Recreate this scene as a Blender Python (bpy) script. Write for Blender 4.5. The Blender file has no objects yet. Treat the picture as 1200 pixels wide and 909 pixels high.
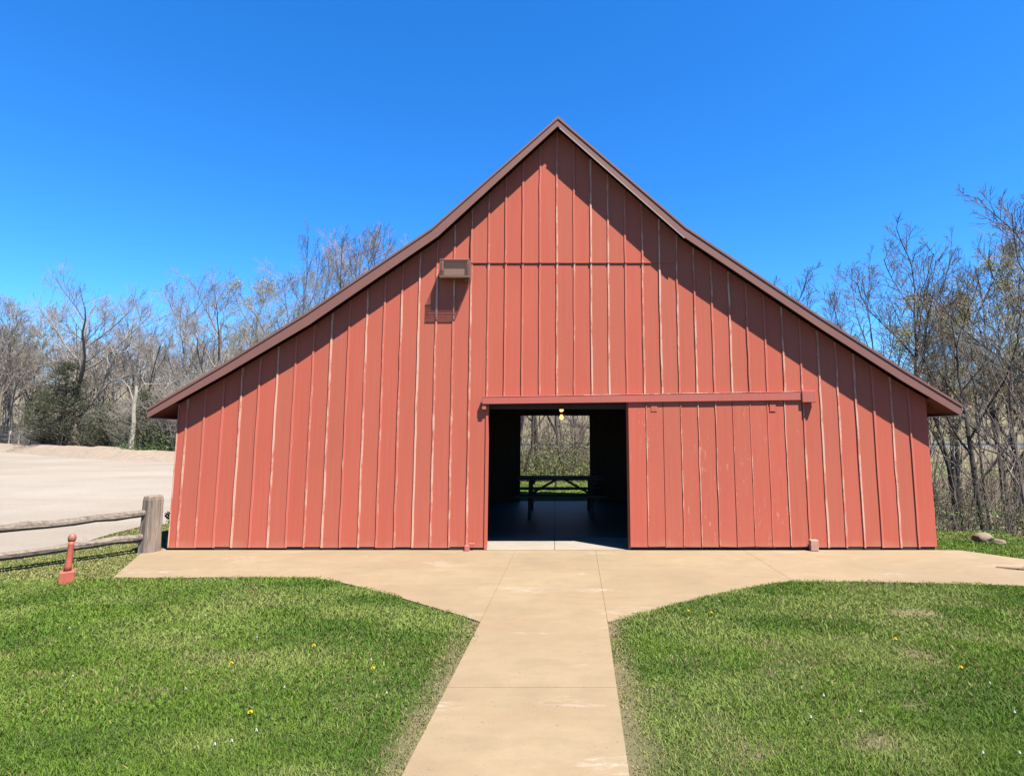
import bpy, math, random
import numpy as np

# ------------------------------------------------------------------ camera, sky, sun, exposure
S = bpy.context.scene
COL = S.collection
FPX, PX0, PY0, EYE = 680.0, 650.0, 419.0, 1.7          # focal length and principal point in photo pixels, eye height
TH = math.atan((503 - PY0) / FPX)                       # upward tilt
cam_d = bpy.data.cameras.new('camera')
cam = bpy.data.objects.new('camera', cam_d)
COL.objects.link(cam)
cam.location = (0, 0, EYE)
cam.rotation_euler = (math.pi / 2 + TH, 0, 0)
cam_d.sensor_fit = 'HORIZONTAL'
cam_d.sensor_width = 36.0
cam_d.lens = FPX / 1200 * 36
cam_d.shift_x = -(PX0 - 600) / 1200
cam_d.shift_y = -(454.5 - PY0) / 1200
cam_d.clip_start = 0.05
cam_d.clip_end = 2000
S.camera = cam

SUN = np.array((0.81, -0.73, 2.10)); SUN /= np.linalg.norm(SUN)
EL = math.asin(SUN[2]); ROT = math.atan2(SUN[0], SUN[1])
W = bpy.data.worlds.new('World'); S.world = W; W.use_nodes = True
wn = W.node_tree.nodes; wl = W.node_tree.links
sky = wn.new('ShaderNodeTexSky'); sky.sky_type = 'NISHITA'; sky.sun_disc = False
sky.sun_elevation = EL; sky.sun_rotation = ROT
sky.altitude = 200; sky.air_density = 1.0; sky.dust_density = 0.15; sky.ozone_density = 3.0
hs = wn.new('ShaderNodeHueSaturation'); hs.inputs['Hue'].default_value = 0.503; hs.inputs['Saturation'].default_value = 1.12; hs.inputs['Value'].default_value = 1.0
wb = wn.new('ShaderNodeMix'); wb.data_type = 'RGBA'; wb.blend_type = 'MULTIPLY'; wb.inputs['Factor'].default_value = 1; wb.inputs['B'].default_value = (.49, .775, 1.06, 1)
wl.new(sky.outputs[0], wb.inputs['A']); wl.new(wb.outputs['Result'], hs.inputs['Color'])
wl.new(hs.outputs[0], wn['Background'].inputs['Color'])
wn['Background'].inputs['Strength'].default_value = 0.0635
sd = bpy.data.lights.new('sun', 'SUN'); sd.energy = 5.0; sd.angle = math.radians(0.53); sd.color = (1.0, 0.955, 0.88)
so = bpy.data.objects.new('sun', sd); COL.objects.link(so)
from mathutils import Vector, Matrix, Quaternion
so.rotation_euler = Vector(SUN).to_track_quat('Z', 'Y').to_euler()
so.location = (20, -20, 40)
S.view_settings.view_transform = 'Standard'; S.view_settings.look = 'None'
S.view_settings.gamma = 1; S.view_settings.use_curve_mapping = False
S.view_settings.exposure = 2.05
try:
    S.cycles.max_bounces = 6; S.cycles.diffuse_bounces = 3; S.cycles.transparent_max_bounces = 8
except Exception:
    pass

# ------------------------------------------------------------------ helpers
def ray(px, py):
    x = (px - PX0) / FPX; y = -(py - PY0) / FPX; c, s = math.cos(TH), math.sin(TH)
    return x, c - y * s, s + y * c
def at(px, py, Y):                                      # photo pixel -> (X, Z) on the vertical plane at distance Y
    r = ray(px, py); t = Y / r[1]; return r[0] * t, EYE + r[2] * t
def gnd(px, py, z=0.0):
    r = ray(px, py); t = (z - EYE) / r[2]; return r[0] * t, r[1] * t
def sstep(a, b, x):
    t = np.clip((np.asarray(x, float) - a) / (b - a), 0, 1); return t * t * (3 - 2 * t)
def hgt(x, y):                                          # the lie of the land
    x = np.asarray(x, float); y = np.asarray(y, float)
    d = np.maximum(sstep(6.7, 15, x - 0.10 * np.abs(y - 9)) * sstep(3, 9, y), sstep(18.6, 31, y) * sstep(-14, -5, x))
    d = np.maximum(d, .75 * sstep(9.5, 17, y) * sstep(5.6, 7.2, x))
    back = sstep(33, 44, y) * sstep(-14, -5, x)
    return -2.3 * d + 2.0 * np.minimum(back, d) + 13 * sstep(62, 150, y) + 0.0 * x

def tag(o, label=None, cat=None, group=None, kind=None):
    if label: o['label'] = label
    if cat: o['category'] = cat
    if group: o['group'] = group
    if kind: o['kind'] = kind
    return o
def empty(name, loc=(0, 0, 0), label=None, cat=None, group=None):
    o = bpy.data.objects.new(name, None); COL.objects.link(o); o.location = loc
    return tag(o, label, cat, group)
def link(name, me, mats, parent=None):
    if not isinstance(mats, (list, tuple)): mats = [mats]
    for m in mats: me.materials.append(m)
    o = bpy.data.objects.new(name, me); COL.objects.link(o); o.parent = parent
    return o
def np_mesh(name, V, F, smooth=False, cols=None, midx=None):
    V = np.asarray(V, np.float32); F = np.asarray(F, np.int32); k = F.shape[1]
    me = bpy.data.meshes.new(name)
    me.vertices.add(len(V)); me.vertices.foreach_set('co', V.ravel())
    me.loops.add(F.size); me.loops.foreach_set('vertex_index', F.ravel())
    me.polygons.add(len(F)); me.polygons.foreach_set('loop_start', np.arange(0, F.size, k, dtype=np.int32))
    me.polygons.foreach_set('loop_total', np.full(len(F), k, np.int32))
    if smooth: me.polygons.foreach_set('use_smooth', np.ones(len(F), bool))
    if midx is not None: me.polygons.foreach_set('material_index', np.asarray(midx, np.int32))
    if cols is not None:
        a = me.attributes.new('col', 'FLOAT_COLOR', 'POINT'); a.data.foreach_set('color', np.asarray(cols, np.float32).ravel())
    me.update(calc_edges=True); me.validate()
    return me

class MB:
    def __init__(s): s.v = []; s.f = []; s.m = []; s.smooth = False
    def poly(s, pts, faces, m=0):
        b = len(s.v); s.v += [tuple(p) for p in pts]; s.f += [tuple(i + b for i in f) for f in faces]; s.m += [m] * len(faces)
    def box(s, x0, x1, y0, y1, z0, z1, m=0):
        s.poly([(x0,y0,z0),(x1,y0,z0),(x1,y1,z0),(x0,y1,z0),(x0,y0,z1),(x1,y0,z1),(x1,y1,z1),(x0,y1,z1)],
               [(0,3,2,1),(4,5,6,7),(0,1,5,4),(1,2,6,5),(2,3,7,6),(3,0,4,7)], m)
    def prism(s, xz, y0, y1, m=0):                      # polygon in XZ (counter-clockwise seen from the front) pushed along Y
        n = len(xz)
        s.poly([(x, y0, z) for x, z in xz] + [(x, y1, z) for x, z in xz],
               [tuple(range(n)), tuple(range(2 * n - 1, n - 1, -1))] + [((i + 1) % n, i, i + n, (i + 1) % n + n) for i in range(n)], m)
    def slab(s, xy, z0, z1, m=0):                       # polygon in XY (counter-clockwise from above)
        n = len(xy)
        s.poly([(x, y, z1) for x, y in xy] + [(x, y, z0) for x, y in xy],
               [tuple(range(n)), tuple(range(2 * n - 1, n - 1, -1))] + [(i, i + n, (i + 1) % n + n, (i + 1) % n) for i in range(n)], m)
    def beam(s, p, q, w, h, m=0, up=(0, 0, 1)):         # bar of section w x h from p to q
        p = Vector(p); q = Vector(q); d = (q - p).normalized(); u = Vector(up)
        if abs(d.dot(u)) > .98: u = Vector((0, 1, 0))
        r = d.cross(u).normalized(); u = r.cross(d).normalized()
        c = [(-w/2, -h/2), (w/2, -h/2), (w/2, h/2), (-w/2, h/2)]
        pts = [p + r * a + u * b for a, b in c] + [q + r * a + u * b for a, b in c]
        s.poly(pts, [(0,1,2,3),(7,6,5,4),(0,4,5,1),(1,5,6,2),(2,6,7,3),(3,7,4,0)], m)
    def tube(s, pts, rad, k=8, m=0, wob=0, seed=0):
        rng = random.Random(seed); P = [Vector(p) for p in pts]; rings = []
        for i, p in enumerate(P):
            d = (P[min(i + 1, len(P) - 1)] - P[max(i - 1, 0)]).normalized()
            u = Vector((0, 0, 1)) if abs(d.z) < .9 else Vector((1, 0, 0))
            a = d.cross(u).normalized(); b = d.cross(a).normalized()
            r = rad[i] if hasattr(rad, '__len__') else rad
            rings.append([p + (a * math.cos(t) + b * math.sin(t)) * r * (1 + wob * (rng.random() - .5)) for t in [2 * math.pi * j / k for j in range(k)]])
        f = []
        for i in range(len(P) - 1):
            for j in range(k): f.append((i*k + j, i*k + (j+1) % k, (i+1)*k + (j+1) % k, (i+1)*k + j))
        f.append(tuple(range(k - 1, -1, -1))); n = (len(P) - 1) * k; f.append(tuple(range(n, n + k)))
        s.poly([v for r in rings for v in r], f, m)
    def build(s, name, mats, parent=None, bevel=0, smooth=None):
        me = bpy.data.meshes.new(name); me.from_pydata(s.v, [], s.f)
        for p, m in zip(me.polygons, s.m): p.material_index = m
        import bmesh
        bm = bmesh.new(); bm.from_mesh(me); bmesh.ops.recalc_face_normals(bm, faces=bm.faces); bm.to_mesh(me); bm.free()
        if smooth: me.polygons.foreach_set('use_smooth', np.ones(len(me.polygons), bool))
        me.update(); o = link(name, me, mats, parent)
        if bevel:
            b = o.modifiers.new('bevel', 'BEVEL'); b.width = bevel; b.segments = 2; b.limit_method = 'ANGLE'; b.harden_normals = False
        return o

def vnoise(x, y, sc, seed):                              # smooth value noise in numpy, 0..1
    rng = np.random.RandomState(seed); T = rng.rand(256, 256)
    X = np.asarray(x) / sc + 100; Y = np.asarray(y) / sc + 100
    i = np.floor(X).astype(int); j = np.floor(Y).astype(int); u = X - i; v = Y - j
    u = u * u * (3 - 2 * u); v = v * v * (3 - 2 * v); i %= 256; j %= 256; i1 = (i + 1) % 256; j1 = (j + 1) % 256
    return (T[i, j] * (1-u) + T[i1, j] * u) * (1-v) + (T[i, j1] * (1-u) + T[i1, j1] * u) * v

# ------------------------------------------------------------------ materials
class Mat:
    def __init__(s, name, rough=.8, spec=.3):
        s.m = bpy.data.materials.new(name); s.m.use_nodes = True; s.t = s.m.node_tree
        s.b = s.t.nodes['Principled BSDF']; s.b.inputs['Roughness'].default_value = rough
        s.b.inputs['Specular IOR Level'].default_value = spec
        s.co = s.n('ShaderNodeTexCoord').outputs['Object']
    def n(s, k): return s.t.nodes.new(k)
    def l(s, a, b): s.t.links.new(a, b)
    def mapped(s, scale):
        mp = s.n('ShaderNodeMapping'); s.l(s.co, mp.inputs['Vector']); mp.inputs['Scale'].default_value = scale; return mp.outputs[0]
    def noise(s, scale, stretch=(1, 1, 1), detail=4, rough=.55):
        t = s.n('ShaderNodeTexNoise'); s.l(s.mapped(stretch), t.inputs['Vector']); t.inputs['Scale'].default_value = scale
        t.inputs['Detail'].default_value = detail; t.inputs['Roughness'].default_value = rough; return t.outputs['Fac']
    def ramp(s, f, *stops):
        r = s.n('ShaderNodeValToRGB'); e = r.color_ramp.elements
        while len(e) < len(stops): e.new(.5)
        for i, (p, c) in enumerate(stops):
            e[i].position = p; e[i].color = (c, c, c, 1) if not hasattr(c, '__len__') else (*c, 1)
        s.l(f, r.inputs[0]); return r.outputs[0]
    def mix(s, f, a, b, mode='MIX'):
        x = s.n('ShaderNodeMix'); x.data_type = 'RGBA'; x.blend_type = mode
        for sock, v in ((x.inputs['Factor'], f), (x.inputs['A'], a), (x.inputs['B'], b)):
            if hasattr(v, 'links'): s.l(v, sock)
            elif hasattr(v, '__len__'): sock.default_value = (*v, 1)
            else: sock.default_value = v
        return x.outputs['Result']
    def math(s, op, a, b=0.0):
        x = s.n('ShaderNodeMath'); x.operation = op
        for i, v in enumerate((a, b)):
            if hasattr(v, 'links'): s.l(v, x.inputs[i])
            else: x.inputs[i].default_value = v
        return x.outputs[0]
    def sep(s):
        x = s.n('ShaderNodeSeparateXYZ'); s.l(s.co, x.inputs[0]); return x.outputs
    def color(s, c):
        if hasattr(c, 'links'): s.l(c, s.b.inputs['Base Color'])
        else: s.b.inputs['Base Color'].default_value = (*c, 1)
        return s
    def bump(s, f, strength=.3, dist=.01):
        b = s.n('ShaderNodeBump'); b.inputs['Strength'].default_value = strength; b.inputs['Distance'].default_value = dist
        s.l(f, b.inputs['Height']); s.l(b.outputs[0], s.b.inputs['Normal']); return s

PITCH, PHASE = 0.258, 0.036
def red_paint(name, wear, edge=False, base=(.295, .064, .041), pale=(.37, .175, .125)):
    M = Mat(name, .75, .08)
    x, y, z = M.sep()
    cell = M.math('FLOOR', M.math('DIVIDE', M.math('SUBTRACT', x, PHASE - (PITCH / 2 if edge else 0)), PITCH))
    wn_ = M.n('ShaderNodeTexWhiteNoise'); wn_.noise_dimensions = '1D'; M.l(cell, wn_.inputs['W'])
    rnd = wn_.outputs['Value']
    c = M.mix(M.noise(1.3, (1, 1, .35), 5), tuple(v * .86 for v in base), tuple(v * 1.14 for v in base))
    c = M.mix(M.math('MULTIPLY', rnd, .60), c, M.mix(.5, tuple(v * .80 for v in base), (base[0] * .92, base[1] * 1.45, base[2] * 1.4)))
    grain = M.noise(26, (1, 1, .035), 6, .65)
    c = M.mix(M.ramp(grain, (.30, .0), (.75, .22)), c, (base[0] * 1.18, base[1] * 1.9, base[2] * 1.9))
    chips = M.noise(13 if not edge else 7, (1.8, 1, .36), 8, .75)
    lo = .70 - wear * .115
    if edge:
        thr = M.math('ADD', M.math('MULTIPLY', rnd, -.20), .59)
        f = M.ramp(M.math('SUBTRACT', chips, thr), (.0, 0.0), (.10, .85))
    else:
        patch = M.ramp(M.noise(.9, (1.4, 1, .5), 2), (.56 - wear * .2, 0.0), (.76 - wear * .2, 1.0))
        f = M.math('MULTIPLY', M.ramp(chips, (lo, 0.0), (lo + .03, .75)), patch)
    c = M.mix(f, c, pale)
    sp_ = M.ramp(M.noise(38, (1, 1, .8), 2, .5), (.735, 0.0), (.76, .55)); c = M.mix(sp_, c, tuple(v * .45 for v in base))
    dirt = M.ramp(M.math('ADD', z, M.math('MULTIPLY', M.noise(5, (1, 1, .3)), .25)), (.06, 1.0), (.26, 0.0))
    c = M.mix(M.math('MULTIPLY', dirt, .30), c, (.34, .24, .16))
    M.color(c).bump(M.math('ADD', M.math('MULTIPLY', grain, .6), M.math('MULTIPLY', f, .5)), .35, .004)
    return M.m
RED = red_paint('red_barn_paint', .25)
RED_EDGE = red_paint('worn_red_batten_paint', .6, True, base=(.335, .086, .060), pale=(.42, .25, .185))
RED_DOOR = red_paint('weathered_red_door_paint', .85, pale=(.36, .165, .12))
RED_BEAM = red_paint('faded_red_beam_paint', .6, base=(.27, .066, .052), pale=(.38, .22, .17))

def plain(name, c, rough=.8, spec=.3, var=.18, scale=6, stretch=(1, 1, 1), bump=0.0):
    M = Mat(name, rough, spec); f = M.noise(scale, stretch, 6, .6)
    M.color(M.mix(f, tuple(v * (1 - var) for v in c), tuple(v * (1 + var) for v in c)))
    if bump: M.bump(f, bump, .01)
    return M.m
BROWN = plain('brown_metal_roof', (.135, .060, .047), .6, .2, .12, 3)
DRIP = plain('pale_drip_edge', (.26, .23, .21), .5, .4)
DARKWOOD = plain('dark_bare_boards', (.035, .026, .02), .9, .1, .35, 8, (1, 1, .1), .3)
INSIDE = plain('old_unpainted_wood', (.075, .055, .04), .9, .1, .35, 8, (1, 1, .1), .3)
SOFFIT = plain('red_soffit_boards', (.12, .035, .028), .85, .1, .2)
HOUSING = plain('rusty_brown_metal', (.115, .055, .040), .55, .4, .3, 20)
LENS = Mat('dusty_glass', .6, .1).color((.145, .100, .075)).m
WIRE = plain('brown_wire', (.14, .07, .05), .5, .4)
REDIRON = plain('red_painted_iron', (.24, .058, .036), .55, .3, .3, 14)
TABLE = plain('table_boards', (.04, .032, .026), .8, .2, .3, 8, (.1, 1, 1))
STEEL = plain('galvanised_steel', (.20, .19, .175), .7, .3)
STAKE = plain('dark_post', (.03, .027, .024), .8)
def bulb_reflection_mat():
    M = Mat('lit_bulb_and_reflection'); M.b.inputs['Base Color'].default_value = (1, .8, .5, 1)
    M.b.inputs['Emission Color'].default_value = (1, .52, .16, 1); M.b.inputs['Emission Strength'].default_value = 0.5
    return M.m
BULB_AND_REFLECTION = bulb_reflection_mat()
def log_mat(name, c1, c2, ax):
    M = Mat(name, .9, .15)
    st = [1, 1, 1]; st[ax] = .07
    g = M.noise(28, tuple(st), 7, .7)
    c = M.ramp(g, (.25, tuple(v * .35 for v in c1)), (.45, c1), (.75, c2))
    c = M.mix(M.ramp(M.noise(4, (1, 1, 1), 3), (.4, 0.0), (.7, .35)), c, (c2[0] * .7, c2[1] * .72, c2[2] * .66))
    M.color(c).bump(g, .8, .012); return M.m
LOGV = log_mat('weathered_post_wood', (.10, .074, .057), (.22, .175, .142), 2)
LOGH = log_mat('weathered_rail_wood', (.085, .066, .053), (.19, .155, .13), 0)
def bark_mat(name, c):
    M = Mat(name, .95, .1); g = M.noise(7, (1, 1, .2), 6, .7)
    M.color(M.mix(g, tuple(v * .45 for v in c), tuple(v * 1.5 for v in c))).bump(g, .8, .03); return M.m
BARK = bark_mat('grey_bark', (.115, .095, .078)); BARK_D = bark_mat('dark_bark', (.055, .046, .039)); BARK_P = bark_mat('pale_dead_wood', (.20, .18, .145))
TWIG = plain('grey_twigs', (.165, .146, .128), .95, .1, .25, .8); TWIG_D = plain('dark_twigs', (.085, .068, .056), .95, .1, .25, .8)
def leafy(name, trans=.3):
    M = Mat(name, .7, .2); a = M.n('ShaderNodeAttribute'); a.attribute_name = 'col'
    M.l(a.outputs['Color'], M.b.inputs['Base Color'])
    t = M.n('ShaderNodeBsdfTranslucent'); M.l(a.outputs['Color'], t.inputs['Color'])
    mx = M.n('ShaderNodeMixShader'); mx.inputs[0].default_value = trans
    M.l(M.b.outputs[0], mx.inputs[1]); M.l(t.outputs[0], mx.inputs[2])
    M.l(mx.outputs[0], M.t.nodes['Material Output'].inputs['Surface']); return M.m
LEAF = leafy('foliage', .3); GRASS = leafy('grass_blade', .35)

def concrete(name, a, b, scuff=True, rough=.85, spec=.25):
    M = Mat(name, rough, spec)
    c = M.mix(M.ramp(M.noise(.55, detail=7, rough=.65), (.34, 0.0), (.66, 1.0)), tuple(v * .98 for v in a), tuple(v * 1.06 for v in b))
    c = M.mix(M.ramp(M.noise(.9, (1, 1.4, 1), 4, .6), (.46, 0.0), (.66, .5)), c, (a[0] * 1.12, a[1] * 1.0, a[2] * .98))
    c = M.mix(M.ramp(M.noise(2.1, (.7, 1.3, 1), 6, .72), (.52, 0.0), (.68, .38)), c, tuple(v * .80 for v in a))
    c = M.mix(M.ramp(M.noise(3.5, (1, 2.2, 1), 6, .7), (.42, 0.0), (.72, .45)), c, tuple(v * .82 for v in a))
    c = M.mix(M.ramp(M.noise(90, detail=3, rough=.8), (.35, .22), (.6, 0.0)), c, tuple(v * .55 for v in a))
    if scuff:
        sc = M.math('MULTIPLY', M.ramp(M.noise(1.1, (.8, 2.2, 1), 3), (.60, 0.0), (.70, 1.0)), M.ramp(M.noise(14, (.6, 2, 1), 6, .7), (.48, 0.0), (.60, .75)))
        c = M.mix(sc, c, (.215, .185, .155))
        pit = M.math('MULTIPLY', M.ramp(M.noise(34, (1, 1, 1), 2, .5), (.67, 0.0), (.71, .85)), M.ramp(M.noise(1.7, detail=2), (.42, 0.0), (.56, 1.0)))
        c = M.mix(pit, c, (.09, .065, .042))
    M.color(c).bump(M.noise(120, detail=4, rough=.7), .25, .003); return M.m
CONC = concrete('tan_concrete', (.134, .099, .059), (.163, .122, .073))
CONC_SHADED = concrete('shaded_barn_concrete', (.060, .054, .047), (.085, .077, .067), False, .5, .35)  # interior shade put into the colour: darker tone for the inner floor
CONC_SUNLIT = concrete('sunlit_threshold_concrete', (.150, .128, .102), (.18, .155, .125), False)  # sunlight inside the door put into the colour: paler tone of the same floor
JOINT = plain('joint_filler', (.085, .060, .038), .95)
def gravel():
    M = Mat('pale_gravel', .95, .1)
    c = M.mix(M.ramp(M.noise(.16, (.6, 1.0, 1), 6, .65), (.36, 0.0), (.62, 1.0)), (.143, .120, .095), (.186, .164, .137))
    c = M.mix(M.ramp(M.noise(.30, (.35, 1.3, 1), 6, .7), (.47, 0.0), (.70, .50)), c, (.135, .103, .076))
    c = M.mix(M.ramp(M.noise(16, detail=6, rough=.85), (.36, .6), (.58, 0.0)), c, (.11, .095, .08))
    M.color(c).bump(M.noise(30, detail=5, rough=.8), .6, .02); return M.m
GRAVEL = gravel()
def ground_mat():
    M = Mat('ground_soil', .95, .05)
    at_ = M.n('ShaderNodeAttribute'); at_.attribute_name = 'col'
    s_ = M.n('ShaderNodeSeparateColor'); M.l(at_.outputs['Color'], s_.inputs[0])
    g = M.mix(M.noise(1.6, detail=6), (.022, .036, .010), (.040, .055, .017))
    g = M.mix(M.ramp(M.noise(8, detail=4), (.5, 0.0), (.7, .5)), g, (.075, .062, .033))
    w = M.mix(M.noise(2.2, detail=7, rough=.7), (.06, .046, .032), (.13, .105, .072))
    w = M.mix(M.ramp(M.noise(.5, detail=4), (.5, 0.0), (.62, .6)), w, (.075, .10, .03))
    c = M.mix(s_.outputs['Red'], g, w)
    c = M.mix(s_.outputs['Green'], c, M.mix(M.noise(25, detail=5), (.10, .072, .046), (.17, .125, .085)))
    M.color(c).bump(M.noise(20, detail=5, rough=.8), .7, .03); return M.m
GROUND = ground_mat()

# ------------------------------------------------------------------ ground, gravel, concrete
D = gnd(650, 644)[1]                                    # distance of the barn's front wall
OV = 0.19
REAR = gnd(650, 587)[1]
WL, WR = -5.50, 5.455

def axis(lo, hi, fine_lo, fine_hi, f, cstep):
    a = list(np.arange(fine_lo, fine_hi + 1e-6, f)); x = fine_hi; st = f
    while x < hi: st = min(st * (1.06 if st < .6 else 1.10), cstep); x += st; a.append(x)
    x = fine_lo; st = f
    while x > lo: st = min(st * (1.06 if st < .6 else 1.10), cstep); x -= st; a.insert(0, x)
    return np.array(a)
gx = axis(-420, 420, -7.5, 7.5, .14, 30); gy = axis(-60, 640, 2.2, 9.4, .12, 30)
GX, GY = np.meshgrid(gx, gy, indexing='ij')
DIRT = [(1082, 766, .17, .085, 1.0), (1074, 716, .30, .07, .55), (1030, 868, .20, .05, .45), (885, 878, .20, .05, .4), (1075, 826, .09, .04, .4), (700, 860, .10, .05, .4)]
def dirtmask(x, y):
    m = np.zeros_like(x)
    for px, py, rx, ry, am in DIRT:
        cx, cy = gnd(px, py); rr = ((x - cx) / rx * 1.25) ** 2 + ((y - cy) / ry * .62) ** 2 + 2.4 * (vnoise(x, y, .16, 61) - .45) + 1.2 * (vnoise(x, y, .05, 62) - .5)
        m = np.maximum(m, am * np.clip(np.exp(-np.maximum(rr, 0)), 0, 1) * (rr < 3))
    return m
lerp_l = lambda y: -.76 + .1 * (y - 3.1) / 2.33
lerp_r = lambda y: .37 + .1 * (y - 3.1) / 2.33
woods = np.maximum.reduce([sstep(18.2, 20.5, GY + 1.2 * (vnoise(GX, GY, 3, 5) - .5)) * sstep(-8, -6, GX),
                           sstep(7.4, 9.5, GX - .10 * np.abs(GY - 9)) * sstep(6, 9, GY), sstep(32, 34, GY), sstep(9.7, 10.6, GY + .8 * (vnoise(GX, GY, 1.2, 6) - .5)) * sstep(5.45, 5.6, GX)])
H = hgt(GX, GY) - .013 + .010 * (vnoise(GX, GY, 1.3, 2) - .5)
gc = np.zeros(GX.shape + (4,)); gc[..., 0] = woods; gc[..., 1] = np.clip(1.1 * dirtmask(GX, GY) + .8 * np.clip(1 - np.minimum(np.abs(GX - lerp_l(GY)), np.abs(GX - lerp_r(GY))) / .16, 0, 1) * (GY < 5.5), 0, 1); gc[..., 3] = 1
nx, ny = GX.shape
idx = np.arange(nx * ny).reshape(nx, ny)
quads = np.stack([idx[:-1, :-1], idx[1:, :-1], idx[1:, 1:], idx[:-1, 1:]], -1).reshape(-1, 4)
me = np_mesh('ground', np.stack([GX, GY, H], -1).reshape(-1, 3), quads, True, gc.reshape(-1, 4))
tag(link('ground', me, GROUND), kind='structure')

lot_poly = [gnd(0, 655), gnd(100, 634), gnd(165, 617), (-6.2, 13), (-6.0, 20), (-8, 27.5), (-14, 30), gnd(205, 539), gnd(140, 536.5), gnd(90, 533), gnd(45, 529.5), gnd(0, 528), (-75, 60), (-110, 60), (-110, -20), (-9.5, -20), (-8.6, 3)]
def fan(poly, z, name, mat):
    import bmesh
    bm = bmesh.new(); vs = [bm.verts.new((x, y, z)) for x, y in poly]; f = bm.faces.new(vs)
    bmesh.ops.triangulate(bm, faces=[f]); bmesh.ops.recalc_face_normals(bm, faces=bm.faces)
    if bm.faces[:] and sum(f.normal.z for f in bm.faces) < 0: bmesh.ops.reverse_faces(bm, faces=bm.faces)
    me = bpy.data.meshes.new(name); bm.to_mesh(me); bm.free()
    return tag(link(name, me, mat), kind='structure')
def wiggle(poly, amp, step, seed):
    out = []; n = len(poly); r = random.Random(seed)
    for i in range(n):
        a = poly[i]; b = poly[(i + 1) % n]; L = math.dist(a, b); k = min(24, max(1, int(L / step)))
        for j in range(k): t = j / k; out.append((a[0] + (b[0]-a[0]) * t + r.uniform(-amp, amp), a[1] + (b[1]-a[1]) * t + r.uniform(-amp, amp)))
    return out
fan(wiggle(lot_poly, .07, .5, 3), -.004, 'gravel_lot', GRAVEL)

# low gravel berm along the far edge of the lot
edge = [(-110, 75), (-75, 61.5), gnd(0, 527.4), gnd(45, 529), gnd(90, 532.5), gnd(140, 536), gnd(205, 538.5), (-14, 30.5), (-9, 28.2)]
bv = []; bf = []; n = 0; rr = random.Random(8); rows = []
for i in range(len(edge) - 1):
    a, b = Vector(edge[i]), Vector(edge[i + 1]); L = (b - a).length; k = int(L / .6) + 1
    for j in range(k): rows.append((a.lerp(b, j / k), (b - a).normalized()))
for p, d in rows:
    nrm = Vector((-d.y, d.x)); hgt_ = .24 + .38 * vnoise(p.x, p.y, 3.5, 9) + .10 * vnoise(p.x, p.y, .9, 10)
    for s, hh in ((-1.9, -.02), (-1.1, .55), (-.4, 1), (.5, .9), (1.7, -.05)):
        q = p + nrm * s; bv.append((q.x, q.y, float(hgt_) * hh + rr.uniform(-.05, .05) - (.06 if hh < 0 else 0)))
for i in range(len(rows) - 1):
    for j in range(4): bf.append((i*5 + j, (i+1)*5 + j, (i+1)*5 + j + 1, i*5 + j + 1))
me = np_mesh('gravel_berm', bv, bf, True); tag(link('gravel_berm', me, plain('tan_gravel_bank', (.145, .115, .088), .95, .1, .45, 3.5, bump=.8)), kind='structure')

# concrete: apron and path as slabs with open joints over a darker bed
PTOP = D - .012
pl0, pr0 = gnd(470, 909), gnd(738, 909)
pl1, pr1 = gnd(563, 728), gnd(712, 728)
pl2, pr2 = gnd(604, 645), gnd(698, 645)
def lerp2(a, b, y): t = (y - a[1]) / (b[1] - a[1]); return (a[0] + (b[0] - a[0]) * t, y)
left_edge = [gnd(x, y) for x, y in ((133, 676), (200, 676.5), (290, 675.5), (365, 676), (400, 682), (450, 694), (500, 709), (535, 719))] + [pl1]
right_edge = [pr1] + [gnd(x, y) for x, y in ((755, 717), (800, 705), (850, 693), (900, 684), (930, 680.5), (1000, 681), (1100, 683), (1200, 686))]
g = .002
path_cuts = [-4.0, -1.6, .85, 3.93 - 2.0 + .0, gnd(600, 805)[1], pl1[1] - .02, D - .75 + .0]
path_cuts = [-4.0, -.9, gnd(600, 805)[1], PTOP]
pl1, pr1 = pl1, pr1
c = MB()
for a, b in zip(path_cuts[:-1], path_cuts[1:]):
    L = lambda y: lerp2(pl0, pl1, y) if y < pl1[1] else lerp2(pl1, pl2, y)
    R = lambda y: lerp2(pr0, pr1, y) if y < pr1[1] else lerp2(pr1, pr2, y)
    a2, b2 = a + .002, b - .002; ys = [a2] + ([pl1[1]] if a2 < pl1[1] < b2 else []) + [b2]
    c.slab([(R(y)[0] - g, y) for y in ys] + [(L(y)[0] + g, y) for y in ys[::-1]], -.10, 0)
tag(c.build('footpath', CONC), kind='structure')
c = MB()
tip = gnd(203, 646)
c.slab(left_edge[:-1] + [(pl1[0] - g, pl1[1])] + [(lerp2(pl1, pl2, PTOP)[0] - g, PTOP), (WL - .02, PTOP), (WL - .12, D + .1), (-5.72, D - .25)][:4], -.10, 0)
far = [(WR + .30, D - .02), (6.2, 7.95), (9, 7.75), (14, 7.4)]
nearR = right_edge + [(9, 6.35), (14, 5.9)]
jx = gnd(934, 680)[0]; jt = (gnd(880, 650)[0], PTOP)
k_ = 6
c.slab([(pr1[0] + g, pr1[1])] + nearR[1:k_] + [jt, (lerp2(pr1, pr2, PTOP)[0] + g, PTOP)], -.10, 0)
c.slab([(nearR[k_-1][0] + .004, nearR[k_-1][1])] + nearR[k_:] + far[::-1] + [(WR + .02, PTOP), (jt[0] + .004, PTOP)], -.10, 0)
tag(c.build('apron', CONC), kind='structure')
jb = MB()
for A, B in ((pl1, (lerp2(pl1, pl2, PTOP)[0], PTOP)), (pr1, (lerp2(pr1, pr2, PTOP)[0], PTOP)), ((nearR[k_-1]), jt)):
    jb.beam((A[0], A[1], -.052), (B[0], B[1], -.052), .05, .096)
yj = gnd(600, 805)[1]; jb.box(lerp2(pl0, pl1, yj)[0] + .02, lerp2(pr0, pr1, yj)[0] - .02, yj - .02, yj + .02, -.09, -.003)
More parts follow.
